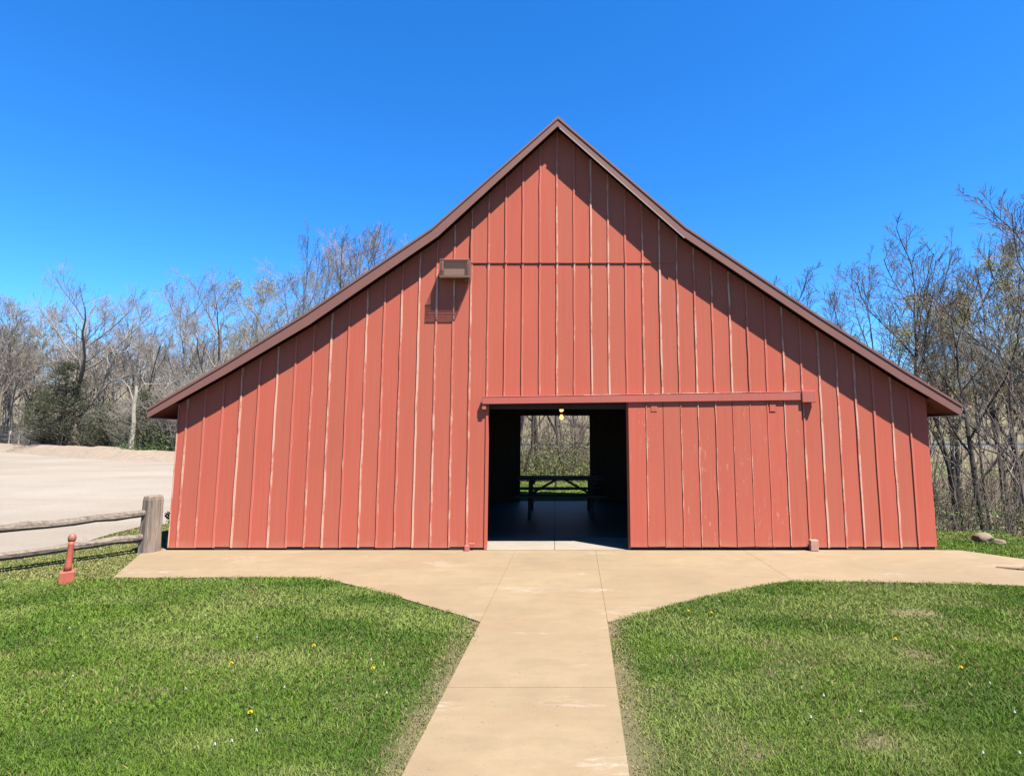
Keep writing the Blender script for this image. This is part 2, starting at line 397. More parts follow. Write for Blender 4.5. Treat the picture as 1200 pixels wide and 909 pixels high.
tag(jb.build('joint_filler', JOINT), kind='structure')
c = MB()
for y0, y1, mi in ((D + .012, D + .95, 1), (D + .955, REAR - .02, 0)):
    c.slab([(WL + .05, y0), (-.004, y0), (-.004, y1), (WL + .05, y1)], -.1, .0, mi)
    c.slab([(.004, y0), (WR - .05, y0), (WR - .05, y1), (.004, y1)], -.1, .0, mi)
tag(c.build('barn_floor', [CONC_SHADED, CONC_SUNLIT]), kind='structure')

# ------------------------------------------------------------------ the barn
barn = empty('barn', (0, D, 0), 'large red board and batten barn with brown roof and open sliding door', 'barn')
barn_inv = Matrix.Translation((0, -D, 0))
def bpart(mb, name, mats, parent=barn, **k):            # parts modelled in world space, parented to the barn's base
    o = mb.build(name, mats, parent, **k)
    o.matrix_parent_inverse = Matrix.Translation((0, -D, 0)) if parent is barn else Matrix.Identity(4)
    return o
YF = D - OV                                             # plane of the rake boards
top = [at(172.5, 479, YF), at(260, 427.5, YF), at(360, 366, YF), at(506, 267.5, YF), at(654, 137.5, YF), at(803, 265.5, YF), at(960, 370, YF), at(1060, 433.5, YF), at(1127.5, 474.5, YF)]
bot = [at(172, 490, YF), at(262, 439.5, YF), at(362, 380.5, YF), at(513, 277, YF), at(653.5, 148, YF), at(802, 278, YF), at(962, 385, YF), at(1058, 446.5, YF), at(1126, 486.5, YF)]
def prof(P, x):
    for (x0, z0), (x1, z1) in zip(P[:-1], P[1:]):
        if x <= x1 or (x1, z1) == P[-1]: return z0 + (z1 - z0) * (x - x0) / (x1 - x0)
soff = [(x, z - .012) for x, z in bot]
def wall_top(x): return prof(bot, x) + .03
kinkx = [p[0] for p in bot[1:-1]]
DL, DR, DT = -1.0, 1.085, 2.10                          # door opening
SEAM, SL, SR = 4.205, -1.27, 1.80                       # loft panel
rng = random.Random(4)
boards = MB(); y_in = D + .045
edges = [WL] + [PHASE + PITCH * k for k in range(-22, 23) if WL + .08 < PHASE + PITCH * k < WR - .06] + [WR]
def strip(mb, x0, x1, z0, yf, yb, m=0, ztop=None):
    xs = [x0] + [k for k in kinkx if x0 + .003 < k < x1 - .003] + [x1]
    tops = [(x, wall_top(x) if ztop is None else ztop) for x in xs]
    mb.prism([(x0, z0), (x1, z0)] + tops[::-1], yf, yb, m)
def wob_strip(mb, x, w, z0, z1s, yf, yb, m, seed):      # a slightly crooked batten
    r = random.Random(seed); n = max(2, int((z1s - z0) / .22)); L = []; R = []
    for i in range(n + 1):
        z = z0 + (z1s - z0) * i / n; o = r.uniform(-.0035, .0035); ww = w * r.uniform(.82, 1.1)
        L.append((x + o - ww/2, z)); R.append((x + o + ww/2, z))
    for i in range(n):
        mb.prism([L[i], R[i], R[i+1], L[i+1]], yf, yb, m)
for i, (a, b) in enumerate(zip(edges[:-1], edges[1:])):
    off = rng.uniform(0, .006); yf = D + off; mid = (a + b) / 2
    a2, b2 = a + .003, b - .003
    z0 = .025 + rng.uniform(0, .018)
    loft = SL < mid < SR
    if DL < mid < DR: segs = [(max(a2, DL - .2), b2, DT)]
    elif a < DL < b: segs = [(a2, DL, z0), (DL, b2, DT)]
    elif a < DR < b: segs = [(a2, DR, DT), (DR, b2, z0)]
    else: segs = [(a2, b2, z0)]
    for xa, xb, zz in segs:
        if xb - xa < .01: continue
        if loft:
            strip(boards, xa, xb, zz, yf, y_in, 0, SEAM + .004)
            strip(boards, xa, xb, SEAM - .012, yf - .014, y_in, 0)
        else: strip(boards, xa, xb, zz, yf, y_in, 0)
for i, x in enumerate(edges[1:-1]):
    zb = DT if DL - .02 < x < DR + .02 else .03
    zt = wall_top(x) - .01; w = .026
    loft = SL - .02 < x < SR + .02
    if loft:
        wob_strip(boards, x, w, zb, SEAM - .014, D - .010, D + .01, 1, i)
        wob_strip(boards, x, w, SEAM - .010, zt, D - .024, D, 1, i + 90)
    else: wob_strip(boards, x, w, zb, zt, D - .010, D + .01, 1, i)
# corner edges and the board beside the door
boards.box(WL - .012, WL + .0, D - .008, D + .05, .03, wall_top(WL) - .02, 1)
front = bpart(boards, 'front_wall', [RED, RED_EDGE])
sill = MB()
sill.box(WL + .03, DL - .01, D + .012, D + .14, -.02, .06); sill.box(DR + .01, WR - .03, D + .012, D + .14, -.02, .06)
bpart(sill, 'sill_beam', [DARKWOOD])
def tw(x): return prof(top, x) - .10
sides = MB(); sides.box(WL, WL + .045, D + .05, REAR - .05, -2.0, tw(WL) - .02); bpart(sides, 'side_wall', [RED])
sides = MB(); sides.box(WR - .045, WR, D + .05, REAR - .05, -2.0, tw(WR) - .02); bpart(sides, 'side_wall', [RED])
lin = MB(); lin.box(WL + .048, WL + .07, D + .15, REAR - .06, 0, tw(WL) - .10); bpart(lin, 'inner_boarding', [INSIDE]); lin = MB(); lin.box(WR - .07, WR - .048, D + .15, REAR - .06, 0, tw(WR) - .10)
bpart(lin, 'inner_boarding', [INSIDE])
rear = MB()
RL, RR, RT = -.825, .845, 2.03
xs = [WL] + kinkx + [WR]
def rstrip(x0, x1, z0):
    xx = [x0] + [k for k in kinkx if x0 + .003 < k < x1 - .003] + [x1]
    rear.prism([(x0, z0), (x1, z0)] + [(x, tw(x)) for x in xx[::-1]], REAR - .045, REAR)
rstrip(WL, RL, -.02); rstrip(RL, RR, RT); rstrip(RR, WR, -.02)
bpart(rear, 'rear_wall', [INSIDE])
# frame inside: posts, tie beams
fr = MB()
for yy in (D + 1.9, D + 3.8):
    for xx in (-2.9, -1.55, 1.6, 2.9): 
        fr.box(xx - .08, xx + .08, yy - .08, yy + .08, 0.0, prof(top, xx) - .12)
    fr.box(WL + .08, WR - .08, yy - .075, yy + .075, 2.45, 2.63)
fr.box(DL - .3, DR + .3, D + .06, D + .20, 2.0, 2.10 - .003)
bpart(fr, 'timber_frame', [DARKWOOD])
# roof
YB = REAR + .35
rf = MB()
for (x0, z0), (x1, z1) in zip(top[:-1], top[1:]):
    rf.prism([(x0, z0 - .05), (x1, z1 - .05), (x1, z1), (x0, z0)], YF + .022, YB, 0)
for (x0, z0), (x1, z1) in zip(top[:-1], top[1:]):      # raised seams of the sheet metal, running down the slope
    for k in range(12):
        y = YF + .5 + k * .5
        if y < YB: rf.beam((x0, y, z0 + .008), (x1, y, z1 + .008), .03, .022)
rx, rz = top[4]
roof = bpart(rf, 'roof', [BROWN, SOFFIT])
cap = MB(); cap.prism([(rx - .085, rz - .085), (rx, rz - .005), (rx + .085, rz - .085), (rx + .085, rz - .045), (rx, rz + .022), (rx - .085, rz - .045)], YF + .005, YB)
cp = cap.build('ridge_cap', [BROWN], roof)
for sgn, sl in ((-1, slice(0, 5)), (1, slice(4, 9))):
    m = MB(); T = top[sl]; B = bot[sl]
    for (t0, t1), (b0, b1) in zip(zip(T[:-1], T[1:]), zip(B[:-1], B[1:])):
        m.prism([b0, b1, t1, t0], YF, YF + .022)
        # folded metal lip along the top edge
        m.prism([(t0[0], t0[1] - .03), (t1[0], t1[1] - .03), (t1[0], t1[1] + .006), (t0[0], t0[1] + .006)], YF - .010, YF + .03)
    bpart(m, 'rake_board', [BROWN])
m = MB()
for a, b in zip(bot[4:5], bot[5:6]):
    m.beam((a[0] + .03, YF + .0, a[1] - .035), (b[0], YF + .0, b[1] - .014), .022, .009)
bpart(m, 'drip_edge', [DRIP])
for sgn, (bx, bz), (tx, tz) in ((-1, bot[0], top[0]), (1, bot[-1], top[-1])):
    m = MB(); xo = tx - sgn * .012
    m.box(min(xo, xo - sgn * .022), max(xo, xo - sgn * .022), YF + .024, YB - .02, bz + .004, tz - .055)
    f = bpart(m, 'eave_board', [BROWN])
    e = MB(); e.box(min(xo, xo - sgn * .05), max(xo, xo - sgn * .05), YF + .026, YB - .02, bz - .008, bz + .002)
    e.build('drip_edge', [DRIP], f)
for sgn, P in ((-1, [bot[0], bot[1]]), (1, [bot[-2], bot[-1]])):  # eave soffit boards under the roof
    m = MB(); (x0, z0), (x1, z1) = P; 
    if sgn < 0: xa, xb = x0 + .03, WL + .0
    else: xa, xb = WR - .0, x1 - .03
    zf = lambda x: z0 + (z1 - z0) * (x - x0) / (x1 - x0)
    m.prism([(xa, zf(xa) + .012), (xb, zf(xb) + .012), (xb, zf(xb) + .03), (xa, zf(xa) + .03)], YF + .024, YB - .02)
    bpart(m, 'soffit', [SOFFIT])

# sliding door, its track and small ironwork
DX0, DX1, DZ0, DZ1, DY = 1.075, 3.60, .045, 2.13, D - .046
m = MB(); m.box(DX0 + .01, DX1 - .01, DY + .022, DY + .040, DZ0 + .01, DZ1 - .01, 1)
nb = 10; bw = (DX1 - DX0) / nb
for i in range(nb):
    r0 = rng.uniform(0, .006); o = rng.uniform(-.004, .004)
    x0, x1 = DX0 + i * bw + (.004 if i else 0), DX0 + (i + 1) * bw - .005
    m.prism([(x0 + o, DZ0 + rng.uniform(0, .012)), (x1 + o, DZ0 + rng.uniform(0, .012)), (x1, DZ1), (x0, DZ1)], DY + r0, DY + .022)
door = bpart(m, 'sliding_door', [RED_DOOR, SOFFIT])
tag(door, 'weathered red plank sliding door pushed open to the right')
for i in range(1, nb):
    if i not in (2, 6):
        m = MB(); x = DX0 + i * bw; wob_strip(m, x + .008, .013, DZ0 + .02, DZ1 - .02, DY - .005, DY + .01, 0, 200 + i)
        m.build('cover_strip', [RED_EDGE], door)
for x in (1.45, 3.18):
    m = MB(); m.box(x - .045, x + .045, DY - .003, DY - .0005, DZ1 - .17, DZ1 - .015)
    m.build('hanger', [RED_DOOR], door, bevel=.002)
m = MB()
m.prism([(-1.055, 2.065), (3.78, 2.125), (3.78, 2.245), (-1.055, 2.165)], D - .072, D - .022)
m.prism([(-1.055, 2.165), (3.78, 2.245), (3.78, 2.255), (-1.055, 2.175)], D - .076, D - .022, 1)
track = bpart(m, 'door_track', [RED_BEAM, RED_EDGE], bevel=.004)
m = MB(); m.box(3.60, 3.80, D - .092, D - .0225, 2.09, 2.262); m.build('end_block', [RED_BEAM], track, bevel=.006)
m = MB(); m.box(-1.06, -1.0, D - .06, D - .022, 1.985, 2.06); m.build('end_block', [RED_BEAM], track, bevel=.006)
m = MB(); m.box(3.61, 3.72, D - .10, D - .024, .005, .15)
tag(bpart(m, 'door_guide', [plain('bare_pinkish_wood', (.27, .15, .115), .85, .2, .3, 20)], bevel=.006), 'pale worn block guiding the foot of the sliding door')
m = MB(); m.box(-1.27, -1.205, D - .10, D - .022, .0, .075); m.box(-1.22, -1.13, D - .06, D - .022, .07, .10)
bpart(m, 'door_stop', [RED_BEAM], bevel=.004)
m = MB(); m.box(DL - .005, DL + .03, D - .012, D + .10, .01, DT - .01); jm = bpart(m, 'door_jamb', [RED])
m = MB(); m.box(DR - .028, DR + .004, D - .0, D + .10, .01, DT - .01); bpart(m, 'door_jamb', [RED])
m = MB(); m.box(RL - .15, RR + .85, REAR + .01, REAR + .07, RT + .01, RT + .11); bpart(m, 'door_track', [STEEL])
m = MB(); m.box(RR + .02, RR + 1.85, REAR + .02, REAR + .06, .06, RT + .0); bpart(m, 'sliding_door', [RED_DOOR])

# ------------------------------------------------------------------ floodlight on the wall
fx0, fz1 = at(517.5, 303.5, D - .16); fx1, fz0 = at(549.5, 324.5, D - .16)
fl = empty('floodlight', ((fx0 + fx1) / 2, D, (fz0 + fz1) / 2), 'brown box floodlight in a wire guard on the barn wall', 'floodlight')
w2, h2 = (fx1 - fx0) / 2, (fz1 - fz0) / 2
m = MB()
m.box(-w2, w2, -.165, -.022, h2 - .03, h2); m.box(-w2, w2, -.165, -.022, -h2, -h2 + .03)
m.box(-w2, -w2 + .03, -.165, -.022, -h2 + .03, h2 - .03); m.box(w2 - .03, w2, -.165, -.022, -h2 + .03, h2 - .03)
m.box(-w2 + .03, w2 - .03, -.05, -.022, -h2 + .03, h2 - .03)
m.box(w2 - .08, w2 - .01, -.10, -.03, -h2 - .055, -h2)
m.build('housing', HOUSING, fl, bevel=.006)
m = MB(); m.box(-w2 + .035, w2 - .035, -.125, -.115, -h2 + .035, h2 - .035); m.build('lens', LENS, fl)
m = MB(); yb, ye = -.02, -.222; wx = w2 + .015; zt, zb_ = h2 - .025, -h2 - .012
n = 30
for i in range(n + 1):
    x = -wx + 2 * wx * i / n
    m.tube([(x, ye, zt), (x, ye, zb_)], .0013, 4); m.tube([(x, ye, zb_), (x, yb, zb_)], .0013, 4)
for i in range(19):
    z = zb_ + (zt - zb_) * i / 18; m.tube([(-wx, ye, z), (wx, ye, z)], .0013, 4)
    for sx in (-wx, wx): m.tube([(sx, ye, z), (sx, yb, z)], .0013, 4)
for i in range(1, 14):
    y = yb + (ye - yb) * i / 14; m.tube([(-wx, y, zb_), (wx, y, zb_)], .0013, 4)
    for sx in (-wx, wx): m.tube([(sx, y, zb_), (sx, y, zt)], .0013, 4)
for z in (zt, zb_): m.tube([(-wx, ye, z), (wx, ye, z)], .006, 4)
m.build('wire_guard', WIRE, fl)

# ------------------------------------------------------------------ inside the barn
lampY = 11.2; lx, lz = at(658, 485, lampY)
pl = empty('pendant_lamp', (lx, lampY, prof(top, lx) - .05), 'small glowing pendant lamp inside the doorway, its reflection modelled beneath', 'pendant lamp')
dz = lz - (prof(top, lx) - .05)
m = MB(); m.tube([(0, 0, 0), (0, 0, dz + .22)], .006, 6); m.build('cord', STAKE, pl)
m = MB(); m.tube([(0, 0, dz + .24), (0, 0, dz + .19), (0, 0, dz + .16)], [.015, .03, .03], 10); m.tube([(0, .0, dz + .03), (0, 0, dz - .01)], [.022, .022], 10); m.tube([(.06, .05, dz + .18), (.06, .05, dz - .02)], .006, 6); m.build('socket', STAKE, pl)
for zc in (.09, -.06):  # upper one is the lamp; lower one models its reflection as a glowing shape
    m = MB(); m.tube([(0, 0, dz + zc + .06), (0, 0, dz + zc + .045), (0, 0, dz + zc + .01), (0, 0, dz + zc - .025), (0, 0, dz + zc - .045), (0, 0, dz + zc - .052)], [.014, .022, .038, .040, .024, .006], 12)
    m.build('bulb_or_reflection', BULB_AND_REFLECTION, pl, smooth=True)

def picnic_table(loc, L, label):
    t = empty('picnic_table', loc, label, 'picnic table')
    m = MB()
    for i in range(5): y = -.36 + i * .15; m.box(-L/2, L/2, y, y + .14, .70, .738)
    m.build('tabletop', TABLE, t, bevel=.004)
    for sy in (-1, 1):
        m = MB()
        for i in range(2): y0 = sy * .72 + (i - 1) * .145; m.box(-L/2, L/2, y0, y0 + .138, .42, .457)
        m.build('bench', TABLE, t, bevel=.004)
    for sx in (-1, 1):
        x = sx * (L/2 - .27)
        for sy in (-1, 1):
            m = MB(); m.beam((x, sy * .24, .70), (x, sy * .66, 0.0), .065, .04, up=(0, 1, 0)); m.build('leg', TABLE, t)
        m = MB(); m.box(x + .05, x + .09, -.85, .85, .33, .42); m.box(x + .05, x + .09, -.36, .36, .62, .70); m.build('crossbar', TABLE, t)
        m = MB(); m.beam((sx * .06, 0, .70), (x - sx * .0, 0, .40), .035, .045); m.build('brace', TABLE, t)
    return t
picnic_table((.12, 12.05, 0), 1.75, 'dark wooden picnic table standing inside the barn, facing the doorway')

# ------------------------------------------------------------------ small things outside
# split rail fence by the barn corner
fp = gnd(175, 645.5)
fence = empty('split_rail_fence', (fp[0], fp[1], -.03), 'weathered split rail fence with a stubby log post at the barn corner', 'fence')
FI = Vector((fp[0], fp[1], -.03))
def post(p, h, seed):
    m = MB(); pts = [(p.x, p.y, z) for z in (-.1, .05, .3, .55, h - .06, h - .015, h)]
    r = [.140, .134, .126, .121, .119, .110, .094]
    rg = random.Random(seed); k = 28; rad = [1 + rg.uniform(-.07, .05) for _ in range(k)]; rings = []
    for q, rr_ in zip(pts, r): rings.append([(q[0] + rr_ * rad[j] * math.cos(2*math.pi*j/k), q[1] + rr_ * rad[j] * math.sin(2*math.pi*j/k), q[2] + (rg.uniform(-.012, .008) if q[2] > h - .05 else 0)) for j in range(k)])
    f = [(i*k + j, i*k + (j+1) % k, (i+1)*k + (j+1) % k, (i+1)*k + j) for i in range(len(r) - 1) for j in range(k)]
    f.append(tuple(range((len(r)-1)*k, len(r)*k)))
    m.poly([v for q in rings for v in q], f)
    return m.build('post', LOGV, fence, smooth=False)
def on(px, py, z): x, y = gnd(px, py, z); return Vector((x, y, z))
p_b = on(0, 620.5, .50); dirv = Vector((p_b.x - fp[0], p_b.y - fp[1], 0)).normalized()
far_post = dirv * 2.75
post(Vector((0, 0, 0)), .80, 1); post(far_post, .80, 2)
for z0, z1, s_ in ((.53, .49, 5), (.215, .155, 6)):
    n = 12; m = MB(); rg = random.Random(s_); pts = []; rad = []
    for i in range(n + 1):
        t = i / n; q = dirv * (-.06 + t * 2.80); pts.append((q.x + 0, q.y - .02 + rg.uniform(-.008, .008), .03 + z0 + (z1 - z0) * t + rg.uniform(-.008, .008))); rad.append((.051 if 0 < i < n else .033) + rg.uniform(-.004, .006))
    m.tube(pts, rad, 9, wob=.22, seed=s_); m.build('rail', LOGH, fence)

rx_, ry_ = gnd(77.5, 681)
rp = empty('hydrant_post', (rx_, ry_, -.02), 'slim red iron post with a ball top at the lawn edge', 'post')
rp.rotation_euler[2] = .66
m = MB(); m.box(-.068, .068, -.068, .068, -.05, .135); m.build('base', REDIRON, rp, bevel=.008)
m = MB(); m.tube([(0, 0, .13), (.004, 0, .19), (.012, 0, .42), (.014, 0, .455)], [.040, .034, .028, .034], 14); m.build('stem', REDIRON, rp, smooth=True)
m = MB(); m.tube([(.015, 0, .45), (.015, 0, .462), (.015, 0, .485), (.015, 0, .515), (.015, 0, .535), (.015, 0, .548)], [.024, .034, .040, .038, .025, .007], 16); m.build('ball_top', plain('faded_red_iron', (.18, .068, .046), .55, .3, .3, 14), rp, smooth=True)

cb = empty('stone_block', (-5.46, D + .28, -.03), 'small grey stone block behind the fence post', 'stone block')
m = MB(); m.box(-.16, .06, -.16, .16, 0, .17); cbm = m.build('block', plain('grey_stone', (.14, .125, .11), .9, .1, .3, 14, bump=.5), cb, bevel=.012)

def rock(loc, sx, sy, sz, seed, label, group=None):
    import bmesh
    bm = bmesh.new(); bmesh.ops.create_icosphere(bm, subdivisions=3, radius=1); rg = random.Random(seed)
    dirs = [Vector((rg.gauss(0, 1), rg.gauss(0, 1), rg.gauss(0, 1))).normalized() for _ in range(9)]; cut = [rg.uniform(.62, .92) for _ in dirs]
    for v in bm.verts:
        for d, c_ in zip(dirs, cut):
            e = v.co.dot(d) - c_
            if e > 0: v.co -= d * e
        v.co += Vector((rg.uniform(-1, 1), rg.uniform(-1, 1), rg.uniform(-1, 1))) * .02
        v.co = Vector((v.co.x * sx, v.co.y * sy, v.co.z * sz))
    me = bpy.data.meshes.new('rock'); bm.to_mesh(me); bm.free()
    o = link('rock', me, ROCK); o.location = loc; return tag(o, label, 'rock', group)
ROCK = plain('tan_fieldstone', (.125, .095, .068), .9, .1, .35, 9, bump=.6)
qx, qy = gnd(1152, 634); rock((qx, qy, float(hgt(qx, qy)) + .03), +.15, .13, .11, 3, 'larger tan boulder on the grass crest right of the barn')
qx, qy = gnd(1171, 637); rock((qx, qy, float(hgt(qx, qy)) + .02), .09, .08, .065, 8, 'smaller tan stone beside the boulder on the grass crest')

st = MB(); a_ = gnd(1167, 665); b_ = gnd(1204, 668)
st.tube([(a_[0], a_[1], .012), (a_[0]*.6 + b_[0]*.4, a_[1]*.6 + b_[1]*.4 - .03, .016), (b_[0], b_[1], .012), (b_[0] + .3, b_[1] - .05, .012)], [.006, .010, .014, .012], 6)
st.tube([(b_[0] - .1, b_[1] + .01, .014), (b_[0] + .1, b_[1] + .14, .016)], [.008, .004], 5)
tag(st.build('stick', plain('dead_stick', (.10, .065, .045), .9)), 'dark stick lying on the concrete at the right', 'stick')

m = MB(); m.tube([(0, 0, -.3), (0, 0, .62)], [.035, .032], 8)
o = m.build('stake', STAKE); o.location = (.03, 16.6, 0); tag(o, 'thin dark stake standing in the grass seen through the barn', 'stake')

# fence far off at the edge of the lot
FENCEW = plain('silvered_fence_wood', (.22, .19, .16), .9, .1)
ff = empty('rail_fence', (-41.4, 47.2, 0), 'grey wooden rail fence far off at the lot edge', 'fence')
nf = 6; sp = Vector((-2.0, 1.25, 0))
for i in range(nf):
    q = sp * i; m = MB(); r = .13 if i == 0 else .08
    m.tube([(q.x, q.y, -.1), (q.x, q.y, 1.72 if i == 0 else 1.6)], r, 8); m.build('post', FENCEW, ff)
for z in (.45, .85, 1.25):
    m = MB(); a = sp * 0; b = sp * (nf - 1); m.beam((a.x, a.y + .0, z), (b.x, b.y, z), .05, .11); m.build('rail', FENCEW, ff)

# guard rail beyond the trees behind the barn
gr = empty('guard_rail', (0, 41, 0), 'pale metal guard rail beyond the trees behind the barn', 'guard rail')
m = MB()
m.prism([(-3, .48), (60, .48), (60, .62), (-3, .62)], 0, .05); m.prism([(-3, .62), (60, .62), (60, .70), (-3, .70)], .03, .06); m.prism([(-3, .70), (60, .70), (60, .82), (-3, .82)], 0, .05)
m.build('rail', STEEL, gr)
for i in range(17):
    x = -2.5 + i * 3.8; zz = float(hgt(x, 41)); m = MB(); m.box(x - .06, x + .06, .065, .18, zz - .2, .80); m.build('post', STEEL, gr)

# ------------------------------------------------------------------ trees
def unit(v): return v / np.maximum(np.linalg.norm(v, axis=-1, keepdims=True), 1e-9)
def tubes(P, R, k):                                     # P (N,M,3), R (N,M) -> vertices, quads
    N, M_, _ = P.shape
    if N == 0: return np.zeros((0, 3)), np.zeros((0, 4), int)
    T = np.empty_like(P); T[:, 1:-1] = P[:, 2:] - P[:, :-2]; T[:, 0] = P[:, 1] - P[:, 0]; T[:, -1] = P[:, -1] - P[:, -2]; T = unit(T)
    ref = np.where(np.abs(T[..., 2:3]) < .9, np.array((0, 0, 1.)), np.array((1., 0, 0)))
    A = unit(np.cross(T, ref)); B = np.cross(T, A)
    th = np.arange(k) * 2 * np.pi / k
    V = P[:, :, None, :] + R[:, :, None, None] * (A[:, :, None, :] * np.cos(th)[:, None] + B[:, :, None, :] * np.sin(th)[:, None])
    id_ = np.arange(N * M_ * k).reshape(N, M_, k)
    a = id_[:, :-1]; b = id_[:, 1:]; F = np.stack([a, np.roll(a, -1, 2), np.roll(b, -1, 2), b], -1)
    return V.reshape(-1, 3), F.reshape(-1, 4)
def join(parts):
    V = []; F = []; n = 0
    for v, f in parts: V.append(v); F.append(f + n); n += len(v)
    return np.concatenate(V), np.concatenate(F)
def grow(seed, Ht, r0, lv, wob=.12, first=.35, lean=0.0):
    """lv: list of dicts per level (n children per parent, ang, ratio, up, m points). Returns polylines per level."""
    rg = np.random.RandomState(seed); out = []
    m = 9; t = np.linspace(0, 1, m); P = np.zeros((1, m, 3)); P[0, :, 2] = t * Ht * .86
    drift = np.cumsum(rg.normal(0, wob * Ht / m * .45, (m, 2)), 0); drift[0] = 0; P[0, :, :2] = drift; P[0, :, 0] += lean * t * Ht
    R = (r0 * (1 - t * .86))[None]; R[0, 0] *= 1.35; out.append((P, R))
    for li, q in enumerate(lv):
        N = len(P); n = q['n']; lo = first if li == 0 else .2
        tt = (lo + (1 - lo) * ((np.arange(n) + rg.uniform(.1, .9, (N, n))) / n)); tt = np.clip(tt, 0, .999)
        if li == 0: tt[:, -1] = .995
        f = tt * (P.shape[1] - 1); i = np.floor(f).astype(int); u = (f - i)[..., None]
        rows = np.arange(N)[:, None]
        base = P[rows, i] * (1 - u) + P[rows, i + 1] * u; d = unit(P[rows, i + 1] - P[rows, i])
        rb = R[rows, i] * (1 - u[..., 0]) + R[rows, i + 1] * u[..., 0]
        length = np.linalg.norm(P[:, 1:] - P[:, :-1], axis=-1).sum(1)[:, None]
        Ln = length * q['ratio'] * (1.12 - .55 * (tt - lo) / (1 - lo)) * rg.uniform(.6, 1.2, (N, n))
        if li == 0: Ln = Ht * q['ratio'] * (1.1 - .5 * tt) * rg.uniform(.75, 1.2, (N, n))
        ref = np.where(np.abs(d[..., 2:3]) < .9, np.array((0, 0, 1.)), np.array((1., 0, 0)))
        A = unit(np.cross(d, ref)); B = np.cross(d, A); phi = rg.uniform(0, 2 * np.pi, (N, n)) if li else (np.arange(n) * 2.4 + rg.uniform(-.5, .5, (N, n)))
        ang = np.radians(q['ang'] * rg.uniform(.65, 1.3, (N, n)))
        d2 = d * np.cos(ang)[..., None] + (A * np.cos(phi)[..., None] + B * np.sin(phi)[..., None]) * np.sin(ang)[..., None]
        m = q.get('m', 4); K = N * n; pts = np.zeros((K, m, 3)); cur = base.reshape(K, 3); dd = d2.reshape(K, 3); L = Ln.reshape(K); pts[:, 0] = cur
        for s in range(1, m):
            dd = unit(dd + rg.normal(0, q.get('wob', .16), (K, 3)) + np.array((0, 0, q['up'])) / (m - 1)); cur = cur + dd * (L / (m - 1))[:, None]; pts[:, s] = cur
        rr = np.maximum(np.minimum(rb.reshape(K) * q.get('rr', .62), .022 * L + .004), q['rmin'])
        ts = np.linspace(0, 1, m); Rn = rr[:, None] * (1 - ts * .7)[None]; Rn = np.maximum(Rn, q['rmin'] * .7)
        P, R = pts, Rn; out.append((P, R))
    return out
def tree_meshes(name, lvls, split=2):
    tr = join([tubes(P, R, 7 if i == 0 else 5) for i, (P, R) in enumerate(lvls[:split])])
    cr = join([tubes(P, R, 4 if i + split < 3 else 3) for i, (P, R) in enumerate(lvls[split:])])
    return np_mesh(name + '_trunk', *tr, True), np_mesh(name + '_crown', *cr, False)
def leaf_cloud(P, count, size, cols, seed, jit=.10):
    rg = np.random.RandomState(seed); N, M_, _ = P.shape
    i = rg.randint(0, N, count); j = rg.randint(max(1, M_ - 2), M_, count); c = P[i, j] + rg.normal(0, jit, (count, 3))
    d1 = unit(rg.normal(0, 1, (count, 3))); d2 = unit(np.cross(d1, rg.normal(0, 1, (count, 3)))); s = size * rg.uniform(.6, 1.4, (count, 1))
    V = np.stack([c - d1 * s, c + d2 * s * .45, c + d1 * s, c - d2 * s * .45], 1).reshape(-1, 3)
    F = np.arange(count * 4).reshape(-1, 4)
    C = np.array(cols)[rg.randint(0, len(cols), count)] * rg.uniform(.75, 1.25, (count, 1)); C = np.repeat(np.c_[C, np.ones(count)], 4, 0)
    return V, F, C
SPREAD = [dict(n=8, ang=44, ratio=.60, up=.55, m=8, rmin=.028, rr=.72, wob=.10), dict(n=8, ang=37, ratio=.48, up=.30, m=6, rmin=.013, wob=.09), dict(n=7, ang=33, ratio=.58, up=.20, m=4, rmin=.0075, wob=.08), dict(n=6, ang=29, ratio=.66, up=.12, m=4, rmin=.005, wob=.08)]
UPRIGHT = [dict(n=9, ang=31, ratio=.46, up=.45, m=7, rmin=.024, wob=.09), dict(n=8, ang=33, ratio=.46, up=.32, m=5, rmin=.012, wob=.08), dict(n=7, ang=32, ratio=.58, up=.22, m=4, rmin=.0075, wob=.08), dict(n=6, ang=28, ratio=.66, up=.12, m=4, rmin=.005, wob=.08)]
THIN = [dict(n=9, ang=28, ratio=.34, up=.5, m=6, rmin=.015, wob=.09), dict(n=7, ang=30, ratio=.5, up=.3, m=4, rmin=.0085, wob=.08), dict(n=7, ang=30, ratio=.62, up=.18, m=4, rmin=.005, wob=.08)]
AIRY = [dict(n=8, ang=42, ratio=.58, up=.60, m=8, rmin=.026, rr=.66, wob=.10), dict(n=7, ang=38, ratio=.46, up=.30, m=6, rmin=.014, wob=.10), dict(n=6, ang=36, ratio=.56, up=.15, m=5, rmin=.009, wob=.10), dict(n=4, ang=34, ratio=.60, up=.08, m=4, rmin=.0075, wob=.12)]
AIRY_UP = [dict(n=9, ang=30, ratio=.44, up=.50, m=7, rmin=.024, rr=.66, wob=.09), dict(n=7, ang=35, ratio=.46, up=.30, m=5, rmin=.013, wob=.10), dict(n=6, ang=36, ratio=.56, up=.18, m=5, rmin=.0095, wob=.12), dict(n=4, ang=34, ratio=.60, up=.08, m=4, rmin=.0075, wob=.12)]
KINDS = {}
